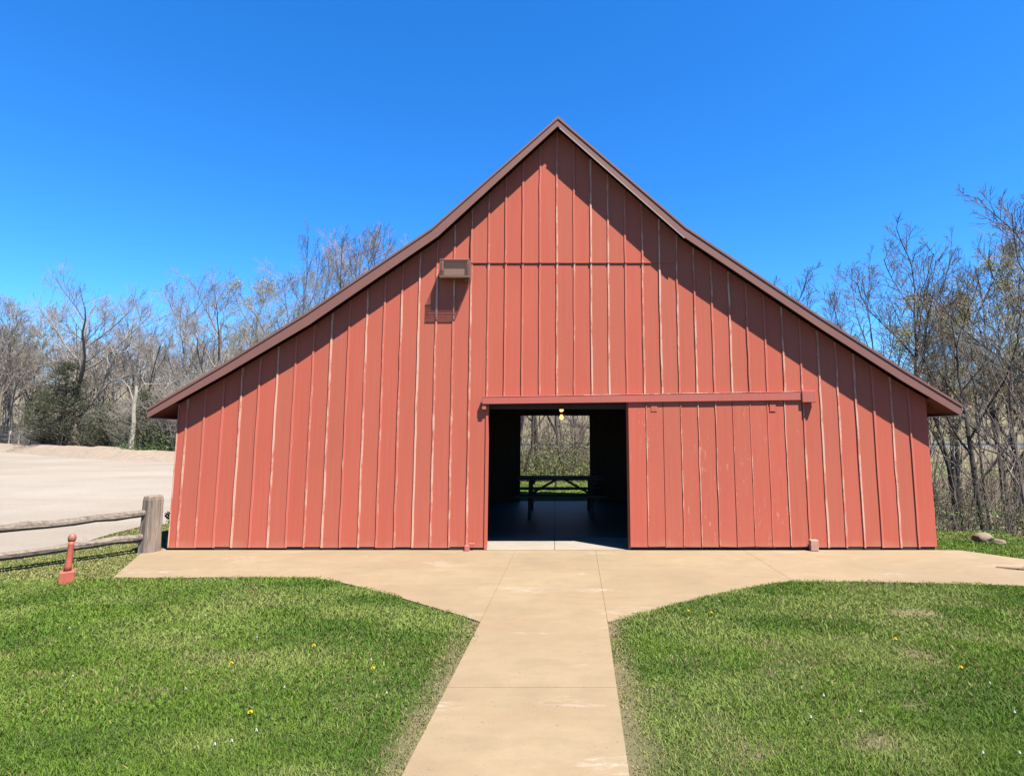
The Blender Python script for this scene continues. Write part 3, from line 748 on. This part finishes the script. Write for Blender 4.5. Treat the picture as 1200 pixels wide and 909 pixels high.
def make_kind(key, seed, Ht, r0, lv, first, bark, twig, lean=0, buds=None, wob=.12):
    L = grow(seed, Ht, r0, lv, wob, first, lean); tm, cm = tree_meshes(key, L)
    zmax = max(float(P[..., 2].max()) for P, _ in L)
    tm.materials.append(bark); cm.materials.append(twig)
    bm_ = None
    if buds:
        cnt, size, cols = buds; v, f, c_ = leaf_cloud(L[-1][0], cnt, size, cols, seed + 9); bm_ = np_mesh(key + '_buds', v, f, False, c_); bm_.materials.append(LEAF)
    KINDS[key] = (tm, cm, bm_, zmax)
YG = [(.24, .225, .075), (.19, .19, .055), (.28, .25, .11), (.17, .15, .07)]
PALE = [(.22, .20, .11), (.18, .165, .09), (.24, .22, .13)]
make_kind('spread_a', 11, 13, .26, SPREAD, .24, BARK, TWIG)
make_kind('spread_b', 12, 13, .22, SPREAD, .30, BARK, TWIG, .04)
make_kind('upright_a', 13, 12, .17, UPRIGHT, .30, BARK, TWIG)
make_kind('upright_b', 14, 12, .15, UPRIGHT, .35, BARK, TWIG, -.05)
make_kind('dark_a', 15, 12, .135, AIRY, .26, BARK_D, TWIG_D, .02, None, .08)
make_kind('dark_b', 16, 12, .115, AIRY_UP, .28, BARK_D, TWIG_D, -.03, None, .08)
make_kind('thin_a', 17, 10, .085, THIN, .30, BARK_D, TWIG_D, .06, None, .2)
make_kind('thin_b', 18, 10, .07, THIN, .25, BARK, TWIG, -.07, None, .2)
make_kind('bud_a', 19, 11, .13, AIRY_UP, .25, BARK_D, TWIG_D, .02, (13000, .034, YG))
make_kind('bud_b', 20, 12, .15, SPREAD, .28, BARK, TWIG, 0, (20000, .040, PALE))
make_kind('bud_thin', 21, 9, .06, THIN, .2, BARK_D, TWIG, .03, (9000, .036, YG), .2)
tr_rng = random.Random(77)
def tree(key, px, Y, ytop, label, group=None, name='bare_tree', cat='tree', rot=None, wide=1.0):
    x, zt = at(px, ytop, Y); z0 = float(hgt(x, Y)) - .12
    tm, cm, bm_, zmax = KINDS[key]; s = (zt - z0) / zmax
    o = empty(name, (x, Y, z0), label, cat, group); o.scale = (s * wide, s * wide, s); o.rotation_euler[2] = tr_rng.uniform(0, 6.28) if rot is None else rot
    for nm, me in (('trunk', tm), ('crown', cm), ('buds', bm_)):
        if me is None: continue
        c_ = bpy.data.objects.new(nm, me); COL.objects.link(c_); c_.parent = o
    return o
GL = 'bare trees beyond the gravel lot'; GB = 'bare trees rising behind the barn roof'; GR = 'trees on the slope right of the barn'; GD = 'trees seen through the barn'
for a in [
    ('spread_a', 112, 46, 316, 'broad bare tree with the widest round crown beyond the gravel lot', GL, 1.25),
    ('upright_a', 18, 50, 338, 'bare tree at the left photo edge behind the far rail fence', GL, 1.1),
    ('spread_b', -45, 50, 330, 'bare grey tree beyond the gravel lot', GL, 1.0),
    ('upright_b', -100, 52, 325, 'bare grey tree beyond the gravel lot', GL, 1.0),
    ('bud_b', 48, 58, 352, 'hazy bare tree between the left-edge tree and the widest crown', GL, 1.0),
    ('upright_b', 160, 54, 350, 'slender bare tree behind the pale dead trunk', GL, 1.2),
    ('spread_b', 192, 45, 338, 'bare tree with crooked limbs above the left eave tip', GL, 1.0),
    ('upright_a', 228, 50, 328, 'upright bare tree just right of the left eave tip', GL, 1.2),
    ('spread_a', 262, 46, 312, 'spreading bare tree over the lowest part of the left roof slope', GL, .9),
    ('upright_b', 288, 52, 322, 'narrow bare tree beside the pale budding tree', GL, 1.2),
    ('bud_b', 325, 42, 312, 'pale yellowish budding tree above the left roof slope', GB, 1.0),
    ('dark_a', 362, 38, 262, 'tall dark bare tree above the middle of the left roof slope', GB, .85),
    ('upright_a', 405, 42, 258, 'bare tree in the middle of the row over the left roof slope', GB, 1.1),
    ('dark_b', 438, 36, 254, 'dark forked bare tree high behind the left roof slope', GB, 1.1),
    ('upright_b', 478, 40, 258, 'bare twiggy tree nearest the kink of the left roof slope', GB, 1.1),
    ('upright_a', 380, 50, 285, 'faint bare tree deep behind the left roof slope', GB, 1.1),
    ('dark_b', 908, 30, 316, 'thin bare treetop peeping over the right roof slope', GB, 1.2),
    ('dark_a', 962, 30, 326, 'bare treetop standing over the lower right roof slope', GB, .9),
    ('dark_a', 1012, 27, 280, 'dark bare tree nearest the right roof slope with a rounded crown', GR, .9),
    ('dark_b', 1046, 24, 270, 'dark slender bare tree behind the right eave', GR, 1.2),
    ('dark_a', 1090, 21.5, 262, 'dark bare tree with twisted limbs above the right eave tip', GR, .85),
    ('dark_b', 1129, 15.5, 300, 'dark bare tree whose trunk stands closest to the right barn corner', GR, 1.3),
    ('bud_a', 1152, 22, 292, 'budding yellow-green tree right of the trunk closest to the barn corner', GR, 1.1),
    ('dark_a', 1176, 19, 240, 'tall dark bare tree near the right photo edge', GR, .75),
    ('bud_a', 1196, 18, 300, 'budding yellow-green tree at the right photo edge', GR, 1.1),
    ('dark_b', 1208, 15, 205, 'tallest dark bare tree, cut by the right photo edge', GR, 1.0),
    ('upright_b', 1250, 18, 210, 'bare tree beyond the right end of the concrete', GR, 1.0),
    ('dark_a', 1310, 17, 220, 'bare tree beyond the right end of the concrete', GR, 1.0),
    ('thin_a', 1108, 19, 330, 'thin leaning dark trunk left of the trunk closest to the barn corner', GR, 1.2),
    ('bud_thin', 1072, 25, 350, 'thin budding sapling behind the right eave', GR, 1.3),
    ('thin_b', 1147, 17, 340, 'thin pale grey sapling right of the trunk closest to the barn corner', GR, 1.2),
    ('thin_a', 1168, 14.5, 345, 'thin dark sapling just behind the tan boulder', GR, 1.2),
    ('thin_b', 1186, 13.6, 320, 'thin leaning sapling nearest the grass crest on the right', GR, 1.2),
    ('bud_a', 1168, 25, 318, 'budding yellow-green tree behind the gap left of the tall dark tree', GR, 1.3),
    ('bud_a', 1106, 29, 345, 'budding yellow-green tree just outside the right eave tip', GR, 1.3),
    ('thin_a', 617, 21, 330, 'thin dark trunk at the left of the rear doorway', GD, 1.3),
    ('dark_b', 632, 23, 250, 'thickest dark trunk in the rear doorway', GD, 1.2),
    ('thin_a', 664, 22, 330, 'leaning dark trunk in the middle of the rear doorway', GD, 1.3),
    ('thin_b', 682, 25, 330, 'thin grey trunk at the right of the rear doorway', GD, 1.3),
    ('thin_b', 648, 27, 320, 'slim grey trunk near the centre of the rear doorway', GD, 1.2),
    ('upright_b', 604, 29, 300, 'grey tree partly hidden by the left side of the rear doorway', GD, 1.0),
    ('upright_a', 700, 30, 300, 'grey tree partly hidden by the right side of the rear doorway', GD, 1.0),
]:
    key, px, Y, yt, lab, grp, wd = a
    tree(key, px, Y, yt, lab, grp, 'budding_tree' if key.startswith('bud') else 'bare_tree', 'tree', None, wd)

m = MB(); x, zt = at(160, 452, 37); rg = random.Random(3)
pts = [(x + rg.uniform(-.05, .05), 37, z) for z in np.linspace(-.1, zt, 9)]
snag = empty('dead_tree', (0, 0, 0), 'pale barkless dead trunk at the far edge of the gravel lot', 'dead tree')
m.tube(pts, list(np.linspace(.16, .09, 9)), 8, wob=.2); m.build('trunk', BARK_P, snag)
m = MB(); m.tube([pts[-2], (x + .5, 37, zt + .1), (x + 1.5, 37.2, zt + .15)], [.06, .045, .02], 6); m.tube([pts[-3], (x - .4, 36.9, zt - .1), (x - .9, 36.9, zt + .4)], [.05, .035, .015], 6); m.build('limb', BARK_P, snag)

def cedar(px, Y, ytop, width, label, seed, dens=1.0):
    x, zt = at(px, ytop, Y); rg = np.random.RandomState(seed); Ht = zt
    o = empty('cedar_tree', (x, Y, -.05), label, 'tree', 'dark cedars at the edge of the lot')
    m = MB(); m.tube([(0, 0, 0), (.1, 0, Ht * .4), (.05, .05, Ht * .93)], [.18, .12, .03], 8); m.build('trunk', BARK_D, o)
    nb_ = int(95 * dens); t = rg.beta(1.3, 1.5, nb_); z = Ht * (.10 + .86 * t); reach = width / 2 * (1 - t) ** .65 * rg.uniform(.45, 1.2, nb_) + .15; ph = rg.uniform(0, 6.28, nb_)
    P = np.zeros((nb_, 4, 3))
    for i, u in enumerate((0, .4, .75, 1)):
        P[:, i] = np.stack([reach * u * np.cos(ph), reach * u * np.sin(ph), z + reach * u * (.12 + .25 * u)], -1)
    P += rg.normal(0, .05, P.shape)
    R = np.tile(np.array([.03, .022, .014, .008]), (nb_, 1)); me = np_mesh('cedar_limbs', *tubes(P, R, 4)); link('limbs', me, BARK_D, o)
    n = int(6800 * dens); i = rg.randint(0, nb_, n); u = rg.beta(2.2, 1.2, n); k = u * 3; j = np.minimum(k.astype(int), 2); w = (k - j)[:, None]
    c = P[i, j] * (1 - w) + P[i, j + 1] * w + rg.normal(0, 1, (n, 3)) * np.array((.26, .26, .16)) * (width / 5)
    d = unit(rg.normal(0, 1, (n, 3)) + np.array((0, 0, .5))); s = unit(np.cross(d, rg.normal(0, 1, (n, 3)))); L = rg.uniform(.06, .14, (n, 1))
    V = np.stack([c - s * L * .22, c + s * L * .22, c + d * L * 1.3], 1).reshape(-1, 3)
    base = np.array([(.034, .044, .018), (.044, .055, .024), (.056, .064, .030), (.078, .075, .045)])
    C = base[rg.randint(0, 4, n)] * rg.uniform(.7, 1.2, (n, 1)); C = np.repeat(np.c_[C, np.ones(n)], 3, 0)
    link('foliage', np_mesh('cedar_foliage', V, np.arange(n * 3).reshape(-1, 3), False, C), LEAF, o)
cedar(80, 45, 418, 6.0, 'largest dark green cedar right of the far rail fence', 1, 1.6)
cedar(55, 47, 452, 4.0, 'lower dark cedar tucked against the far rail fence', 2)
cedar(128, 44, 470, 3.8, 'low dark cedar under the widest bare tree', 3)
cedar(176, 38.5, 452, 4.2, 'thin dark cedar behind the pale dead trunk', 4, .7)
cedar(205, 38, 462, 3.2, 'dark cedar half hidden by the left eave', 5, .7)

# brush and undergrowth that nobody could count
def brush(name, pts, hmin, hmax, seed, mat, r=.008, leaves=None):
    rg = np.random.RandomState(seed); n = len(pts); h = rg.uniform(hmin, hmax, n) * rg.uniform(.6, 1, n); m_ = 5
    P = np.zeros((n, m_, 3)); lean = rg.normal(0, .16, (n, 2)); bend = rg.normal(0, .12, (n, 2))
    for i in range(m_):
        u = i / (m_ - 1); P[:, i, :2] = pts[:, :2] + (lean * u + bend * u * u) * h[:, None] + rg.normal(0, .03, (n, 2)); P[:, i, 2] = pts[:, 2] + u * h - .05
    R = (r * (h / hmax + .35))[:, None] * np.linspace(1.2, .45, m_)[None]
    parts = [tubes(P, R, 3)]
    k = 4; idx_ = np.repeat(np.arange(n), k); t = rg.uniform(.3, .95, n * k) * (m_ - 1); i0 = np.minimum(t.astype(int), m_ - 2); w = (t - i0)[:, None]
    b = P[idx_, i0] * (1 - w) + P[idx_, i0 + 1] * w; d = unit(rg.normal(0, 1, (n * k, 3)) + np.array((0, 0, .6))); L = (h[idx_] * rg.uniform(.12, .35, n * k))[:, None]
    Q = np.stack([b, b + d * L * .5 + rg.normal(0, .02, b.shape), b + d * L + np.array((0, 0, .15)) * L], 1); parts.append(tubes(Q, np.tile(np.array([.6, .5, .35]) * r, (n * k, 1)), 3))
    o = tag(link(name, np_mesh(name, *join(parts)), mat), kind='stuff')
    return P, Q
def scatter(n, xf, seed): rg = np.random.RandomState(seed); a = xf(rg, n); return np.c_[a, hgt(a[:, 0], a[:, 1])]
def edge_left(rg, n):
    t = rg.rand(n); E_ = np.array([(-75, 63), (-46, 50.5), (-34, 44), (-20, 33), (-10, 30)]); seg = np.minimum((t * 4).astype(int), 3); w = (t * 4 - seg)[:, None]
    p = E_[seg] * (1 - w) + E_[seg + 1] * w; off = rg.exponential(4.5, n) + .6; return p + np.stack([-off * .25, off * .95], 1)
def edge_right(rg, n):
    x = np.where(rg.rand(n) < .02, rg.uniform(6.2, 9, n), rg.uniform(8.0, 34, n)); y = rg.uniform(9.5, 36, n); ok = (x > 7.6 + .05 * y) | ((y > 10.6) & (x > 6.2)); x = np.where(ok, x, x + 4); return np.stack([x, y], 1)
def edge_rear(rg, n):
    return np.stack([rg.uniform(-9, 9, n), 20.0 + rg.beta(1.0, 1.6, n) * 18], 1)
brush('thicket', scatter(9500, edge_left, 1), 1.2, 8.0, 1, TWIG, .016)
brush('underbrush', scatter(2600, edge_right, 2), .8, 4.2, 2, TWIG_D, .011)
brush('saplings', scatter(1500, edge_rear, 3), 1.5, 6.5, 3, TWIG_D, .012)
def low_leaves(name, pts, h, n_per, size, cols, seed, spread):
    rg = np.random.RandomState(seed); n = len(pts) * n_per; c = np.repeat(pts, n_per, 0) + rg.normal(0, 1, (n, 3)) * np.array((spread, spread, 0)); c[:, 2] += h * rg.beta(1.2, 1.8, n) * np.repeat(rg.uniform(.4, 1.2, len(pts)), n_per)
    d1 = unit(rg.normal(0, 1, (n, 3))); d2 = unit(np.cross(d1, rg.normal(0, 1, (n, 3)))); s = size * rg.uniform(.6, 1.4, (n, 1))
    V = np.stack([c - d1 * s, c + d2 * s * .6, c + d1 * s, c - d2 * s * .6], 1).reshape(-1, 3)
    C = np.array(cols)[rg.randint(0, len(cols), n)] * rg.uniform(.7, 1.25, (n, 1)); C = np.repeat(np.c_[C, np.ones(n)], 4, 0)
    tag(link(name, np_mesh(name, V, np.arange(n * 4).reshape(-1, 4), False, C), LEAF), kind='stuff')
GRN = [(.045, .075, .018), (.065, .095, .024), (.085, .11, .034), (.04, .06, .02)]
OLV = [(.085, .09, .035), (.11, .10, .05), (.065, .07, .028), (.13, .105, .06)]
low_leaves('undergrowth', scatter(300, edge_left, 11), 2.4, 50, .06, OLV + GRN, 11, .8)
low_leaves('ground_cover', scatter(620, edge_right, 12), 1.2, 100, .028, GRN + OLV, 12, .5)
low_leaves('weeds', scatter(620, edge_rear, 13), 2.0, 80, .040, GRN + OLV + [(.12, .13, .04)], 13, .5)
def rear_edge(rg, n): return np.stack([rg.uniform(-5, 5, n), 19.6 + rg.rand(n) * 4], 1)
low_leaves('brambles', scatter(300, rear_edge, 15), 1.7, 70, .030, [(.075, .10, .022), (.10, .12, .03), (.055, .075, .02), (.12, .11, .045)], 15, .4)
def green_patch(rg, n): x0, _ = at(192, 500, 35.5); return np.stack([x0 + rg.normal(0, 1.6, n), 35.0 + rg.rand(n) * 2.5], 1)
low_leaves('green_bushes', scatter(26, green_patch, 14), 2.0, 110, .055, [(.055, .085, .022), (.07, .10, .03), (.045, .065, .02)], 14, .40)

# far woods reading as one grey mass: many simple trees in one object
def far_woods():
    rg = np.random.RandomState(5); src = []
    for sd_ in (31, 32, 33, 34):
        L = grow(sd_, 13, .18, [dict(n=8, ang=36, ratio=.38, up=.5, m=5, rmin=.03), dict(n=5, ang=38, ratio=.5, up=.3, m=4, rmin=.022), dict(n=6, ang=40, ratio=.52, up=.2, m=3, rmin=.016), dict(n=4, ang=40, ratio=.55, up=.1, m=3, rmin=.014)], .12, .25)
        src.append(join([tubes(P, R, 3) for P, R in L]))
    parts = []
    def put(x, y, s):
        v, f = src[rg.randint(4)]; a = rg.uniform(0, 6.28); ca, sa = math.cos(a), math.sin(a)
        v = v @ np.array([[ca, sa, 0], [-sa, ca, 0], [0, 0, 1]]) * np.array((s * 1.15, s * 1.15, s)) + np.array((x, y, float(hgt(x, y)) - .1)); parts.append((v, f))
    for _ in range(230):
        px = rg.uniform(-160, 560); Y = rg.uniform(50, 105); put(*(lambda x: (x, Y))((px - 650) / 680 * Y), rg.uniform(.72, 1.0))
    for _ in range(46):
        px = rg.uniform(790, 1330); Y = rg.uniform(48, 115); put((px - 650) / 680 * Y, Y, rg.uniform(.5, .75))
    for _ in range(34):
        px = rg.uniform(560, 760); Y = rg.uniform(45, 115); put((px - 650) / 680 * Y, Y, rg.uniform(.7, 1.0))
    return join(parts)
tag(link('far_woods', np_mesh('far_woods', *far_woods()), TWIG), kind='stuff')

# small shrub between the fence post and the barn corner
L = grow(52, .95, .012, [dict(n=9, ang=40, ratio=.45, up=.4, m=4, rmin=.003), dict(n=5, ang=40, ratio=.5, up=.2, m=3, rmin=.002), dict(n=4, ang=40, ratio=.5, up=.1, m=3, rmin=.0018)], .2, .08)
sh = empty('shrub', (-5.70, D + .62, -.04), 'small dark budding shrub between the log post and the barn corner', 'shrub')
link('stems', np_mesh('shrub_stems', *join([tubes(P, R, 4) for P, R in L])), TWIG_D, sh)
v, f, c_ = leaf_cloud(np.concatenate([L[-1][0], L[-2][0][:, -3:]]), 1100, .020, [(.06, .035, .03), (.10, .05, .04), (.05, .06, .025)], 4, .02)
link('leaves', np_mesh('shrub_leaves', v, f, False, c_), LEAF, sh)

# ------------------------------------------------------------------ grass
from math import inf
def inside(poly, x, y):
    r = np.zeros(len(x), bool); n = len(poly); j = n - 1
    for i in range(n):
        xi, yi = poly[i]; xj, yj = poly[j]
        hit = ((yi > y) != (yj > y)) & (x < (xj - xi) * (y - yi) / (yj - yi + 1e-12) + xi); r ^= hit; j = i
    return r
apron_poly = left_edge + right_edge + [(9, 6.35), (14, 5.9), (14, 7.4), (9, 7.75), (6.2, 7.95), (WR + .3, D - .02), (WR + .02, D), (WL, D), (-5.72, D - .25)]
Lf = lambda y: np.where(y < pl1[1], pl0[0] + (pl1[0] - pl0[0]) * (y - pl0[1]) / (pl1[1] - pl0[1]), pl1[0])
Rf = lambda y: np.where(y < pr1[1], pr0[0] + (pr1[0] - pr0[0]) * (y - pr0[1]) / (pr1[1] - pr0[1]), pr1[0])
def lawn(seed):
    rg = np.random.RandomState(seed); X = []; Y = []; Wd = []
    for (y0, y1, dens, w) in ((1.9, 3.6, 15000, .0021), (3.6, 5.0, 10000, .0029), (5.0, 6.8, 6500, .004), (6.8, 9.2, 3600, .0055), (9.2, 12.5, 1200, .009)):
        xl = -(.98 * y1 + 2.2); xr = .83 * y1 + 2.6; n = int((xr - xl) * (y1 - y0) * dens)
        X.append(rg.uniform(xl, xr, n)); Y.append(rg.uniform(y0, y1, n)); Wd.append(np.full(n, w))
    n = 26000; X.append(rg.uniform(-3.2, 3.2, n)); Y.append(rg.uniform(14.5, 20, n)); Wd.append(np.full(n, .012))
    x = np.concatenate(X); y = np.concatenate(Y); w = np.concatenate(Wd)
    jx_ = rg.normal(0, .012, len(x)) + .07 * (vnoise(x, y, .25, 71) - .5) + .04 * (vnoise(x, y, .07, 72) - .5)
    keep = ~inside(apron_poly, x + jx_, y + jx_ - .022)
    keep &= ~((x > Lf(y) + jx_ + .012) & (x < Rf(y) + jx_ - .012) & (y < PTOP))
    keep &= ~((x > WL - .03) & (x < WR + .03) & (y > D - .05) & (y < REAR + .02))
    keep &= ~inside(lot_poly, x + rg.normal(0, .12, len(x)), y)
    keep &= (x < 9.4 + rg.normal(0, .4, len(x)))
    keep &= ~((x < -5.6) & (y > 11))
    keep &= ~((x > 5.4) & (y > 10.2 + rg.normal(0, .35, len(x))))
    x, y, w = x[keep], y[keep], w[keep]; n = len(x)
    big = vnoise(x, y, .9, 21); mid = vnoise(x, y, .33, 22); fine = vnoise(x, y, .11, 23); huge = vnoise(x, y, 2.6, 24)
    dm = dirtmask(x, y)
    fence_zone = ((x < -4.6) & (y > 6.95)).astype(float)
    pe = np.clip(1 - np.minimum(np.abs(x - Lf(y)), np.abs(x - Rf(y))) / .22, 0, 1) * (y < pl1[1] + .1)
    bare = np.clip(1.15 * dm * (.55 + .9 * fine) + .6 * pe * (mid > .38) + .35 * sstep(.70, .80, mid * .6 + big * .4), 0, 1)
    k = rg.rand(n) > bare * .93; 
    x, y, w, big, mid, fine, huge, dm, pe, bare, fence_zone = [q[k] for q in (x, y, w, big, mid, fine, huge, dm, pe, bare, fence_zone)]; n = len(x)
    h = (.017 + .026 * (mid * .5 + fine * .5)) * rg.uniform(.55, 1.25, n) * (1 - .45 * bare) * (1 - .35 * pe) * (1 - .45 * fence_zone) * np.where(y > 9.2, 1.1, 1)
    th = rg.uniform(0, 6.28, n); lean = rg.uniform(.2, 1.35, n)
    dx, dy = np.cos(th), np.sin(th); z0 = hgt(x, y) - .013
    w = w * rg.uniform(.7, 1.3, n) * 1.1
    ph = rg.uniform(0, 6.28, n); px_, py_ = np.cos(ph) * w, np.sin(ph) * w
    mx_, my_ = x + dx * h * lean * .35, y + dy * h * lean * .35; tx, ty = x + dx * h * lean, y + dy * h * lean
    zt = z0 + h * np.sqrt(np.clip(1.15 - lean * .42, .35, 1))
    V = np.stack([np.stack([x - px_, y - py_, z0], -1), np.stack([x + px_, y + py_, z0], -1), np.stack([mx_ + px_ * .8, my_ + py_ * .8, z0 + (zt - z0) * .6], -1), np.stack([mx_ - px_ * .8, my_ - py_ * .8, z0 + (zt - z0) * .6], -1), np.stack([tx, ty, zt], -1)], 1)
    base = np.arange(n)[:, None] * 5
    Ft = np.concatenate([base + np.array([0, 1, 2]), base + np.array([0, 2, 3]), base + np.array([3, 2, 4])])
    G1, G2, G3, DRY = np.array((.043, .088, .007)), np.array((.082, .136, .013)), np.array((.140, .176, .040)), np.array((.175, .150, .062))
    m1 = np.clip(.5 + 1.5 * (vnoise(x * .6, y, .55, 31) - .5) + .9 * (big - .5) + .7 * (vnoise(x * .55, y, .18, 32) - .5) + .5 * (fine - .5) + rg.normal(0, .13, n), 0, 1)[:, None]
    c = G1 * (1 - m1) + G2 * m1
    m2 = np.clip(sstep(.42, .74, huge * .35 + .65 * vnoise(x * .6, y, .38, 33)) * .85 + rg.normal(0, .10, n), 0, 1)[:, None]; c = c * (1 - m2) + G3 * m2
    dry = (rg.rand(n) < (.025 + .12 * sstep(.5, .8, vnoise(x, y, .6, 27)) + .7 * bare + .5 * pe + .45 * fence_zone))[:, None]
    c = np.where(dry, DRY * rg.uniform(.7, 1.25, (n, 1)), c)
    fz = fence_zone[:, None] * .7; c = c * (1 - fz) + np.array((.20, .185, .062)) * fz
    c *= rg.uniform(.88, 1.12, (n, 1)); C = np.repeat(np.c_[c, np.ones(n)], 5, 0)
    return np_mesh('grass', V.reshape(-1, 3), Ft, False, C)
tag(link('grass', lawn(6), GRASS), kind='stuff')

# dandelions and pale flecks in the lawn
YEL = plain('dandelion_yellow', (.55, .36, .02), .8, .1); GSTEM = plain('flower_stem', (.07, .12, .03), .8); WHT = plain('white_petals', (.62, .60, .54), .8, .1)
def flower_mesh(r, mat, name):
    m = MB(); m.tube([(0, 0, .0), (.004, .002, .05)], [.0016, .0014], 5); sm = m
    h = MB(); rg = random.Random(1)
    for ring, (n, rr_, zz) in enumerate(((13, r, .050), (10, r * .7, .056), (6, r * .38, .060))):
        for i in range(n):
            a = 6.28 * i / n + ring * .3; c_, s_ = math.cos(a), math.sin(a); w = rr_ * .28
            h.poly([(.004 - s_ * w * .4, c_ * w * .4, zz - .004), (.004 + c_ * rr_ * .7 - s_ * w, s_ * rr_ * .7 + c_ * w, zz + .002), (.004 + c_ * rr_, s_ * rr_, zz), (.004 + c_ * rr_ * .7 + s_ * w, s_ * rr_ * .7 - c_ * w, zz + .002), (.004 + s_ * w * .4, -c_ * w * .4, zz - .004)], [(0, 1, 2, 3, 4)])
    return sm, h
def flower(px, py, r, mat, name, label, cat, group):
    x, y = gnd(px, py); o = empty(name, (x, y, -.008), label, cat, group); s, h = flower_mesh(r, mat, name)
    s.build('stem', GSTEM, o); h.build('petals', mat, o)
for px, py, lab in ((270, 784, 'yellow dandelion in the left lawn, leftmost of its kind'), (367, 763, 'yellow dandelion in the left lawn, nearest the concrete apron'),
                    (292, 843, 'orange-yellow dandelion in the left lawn, closest to the camera'), (436, 790, 'yellow dandelion in the left lawn, nearest the footpath'),
                    (806, 721, 'yellow dandelion in the right lawn, nearest the footpath'), (833, 723, 'yellow dandelion in the right lawn just right of another one'),
                    (1049, 755, 'yellow dandelion in the right lawn left of the bare dirt patch'), (1126, 789, 'yellow dandelion in the right lawn, rightmost of its kind')):
    flower(px, py, .015, YEL, 'dandelion', lab, 'flower', 'yellow dandelions in the lawn')
for px, py in ((216, 815), (270, 878), (250, 882), (300, 753), (332, 813), (299, 865), (452, 820), (434, 780), (84, 800), (1189, 843), (1195, 892), (950, 849), (965, 823), (1152, 892), (842, 709), (175, 733), (240, 727), (80, 742), (1008, 842), (1160, 808)):
    flower(px, py, .007, WHT, 'white_flower', 'tiny white flower in the lawn', 'flower', 'tiny white flowers dotted over the lawn')
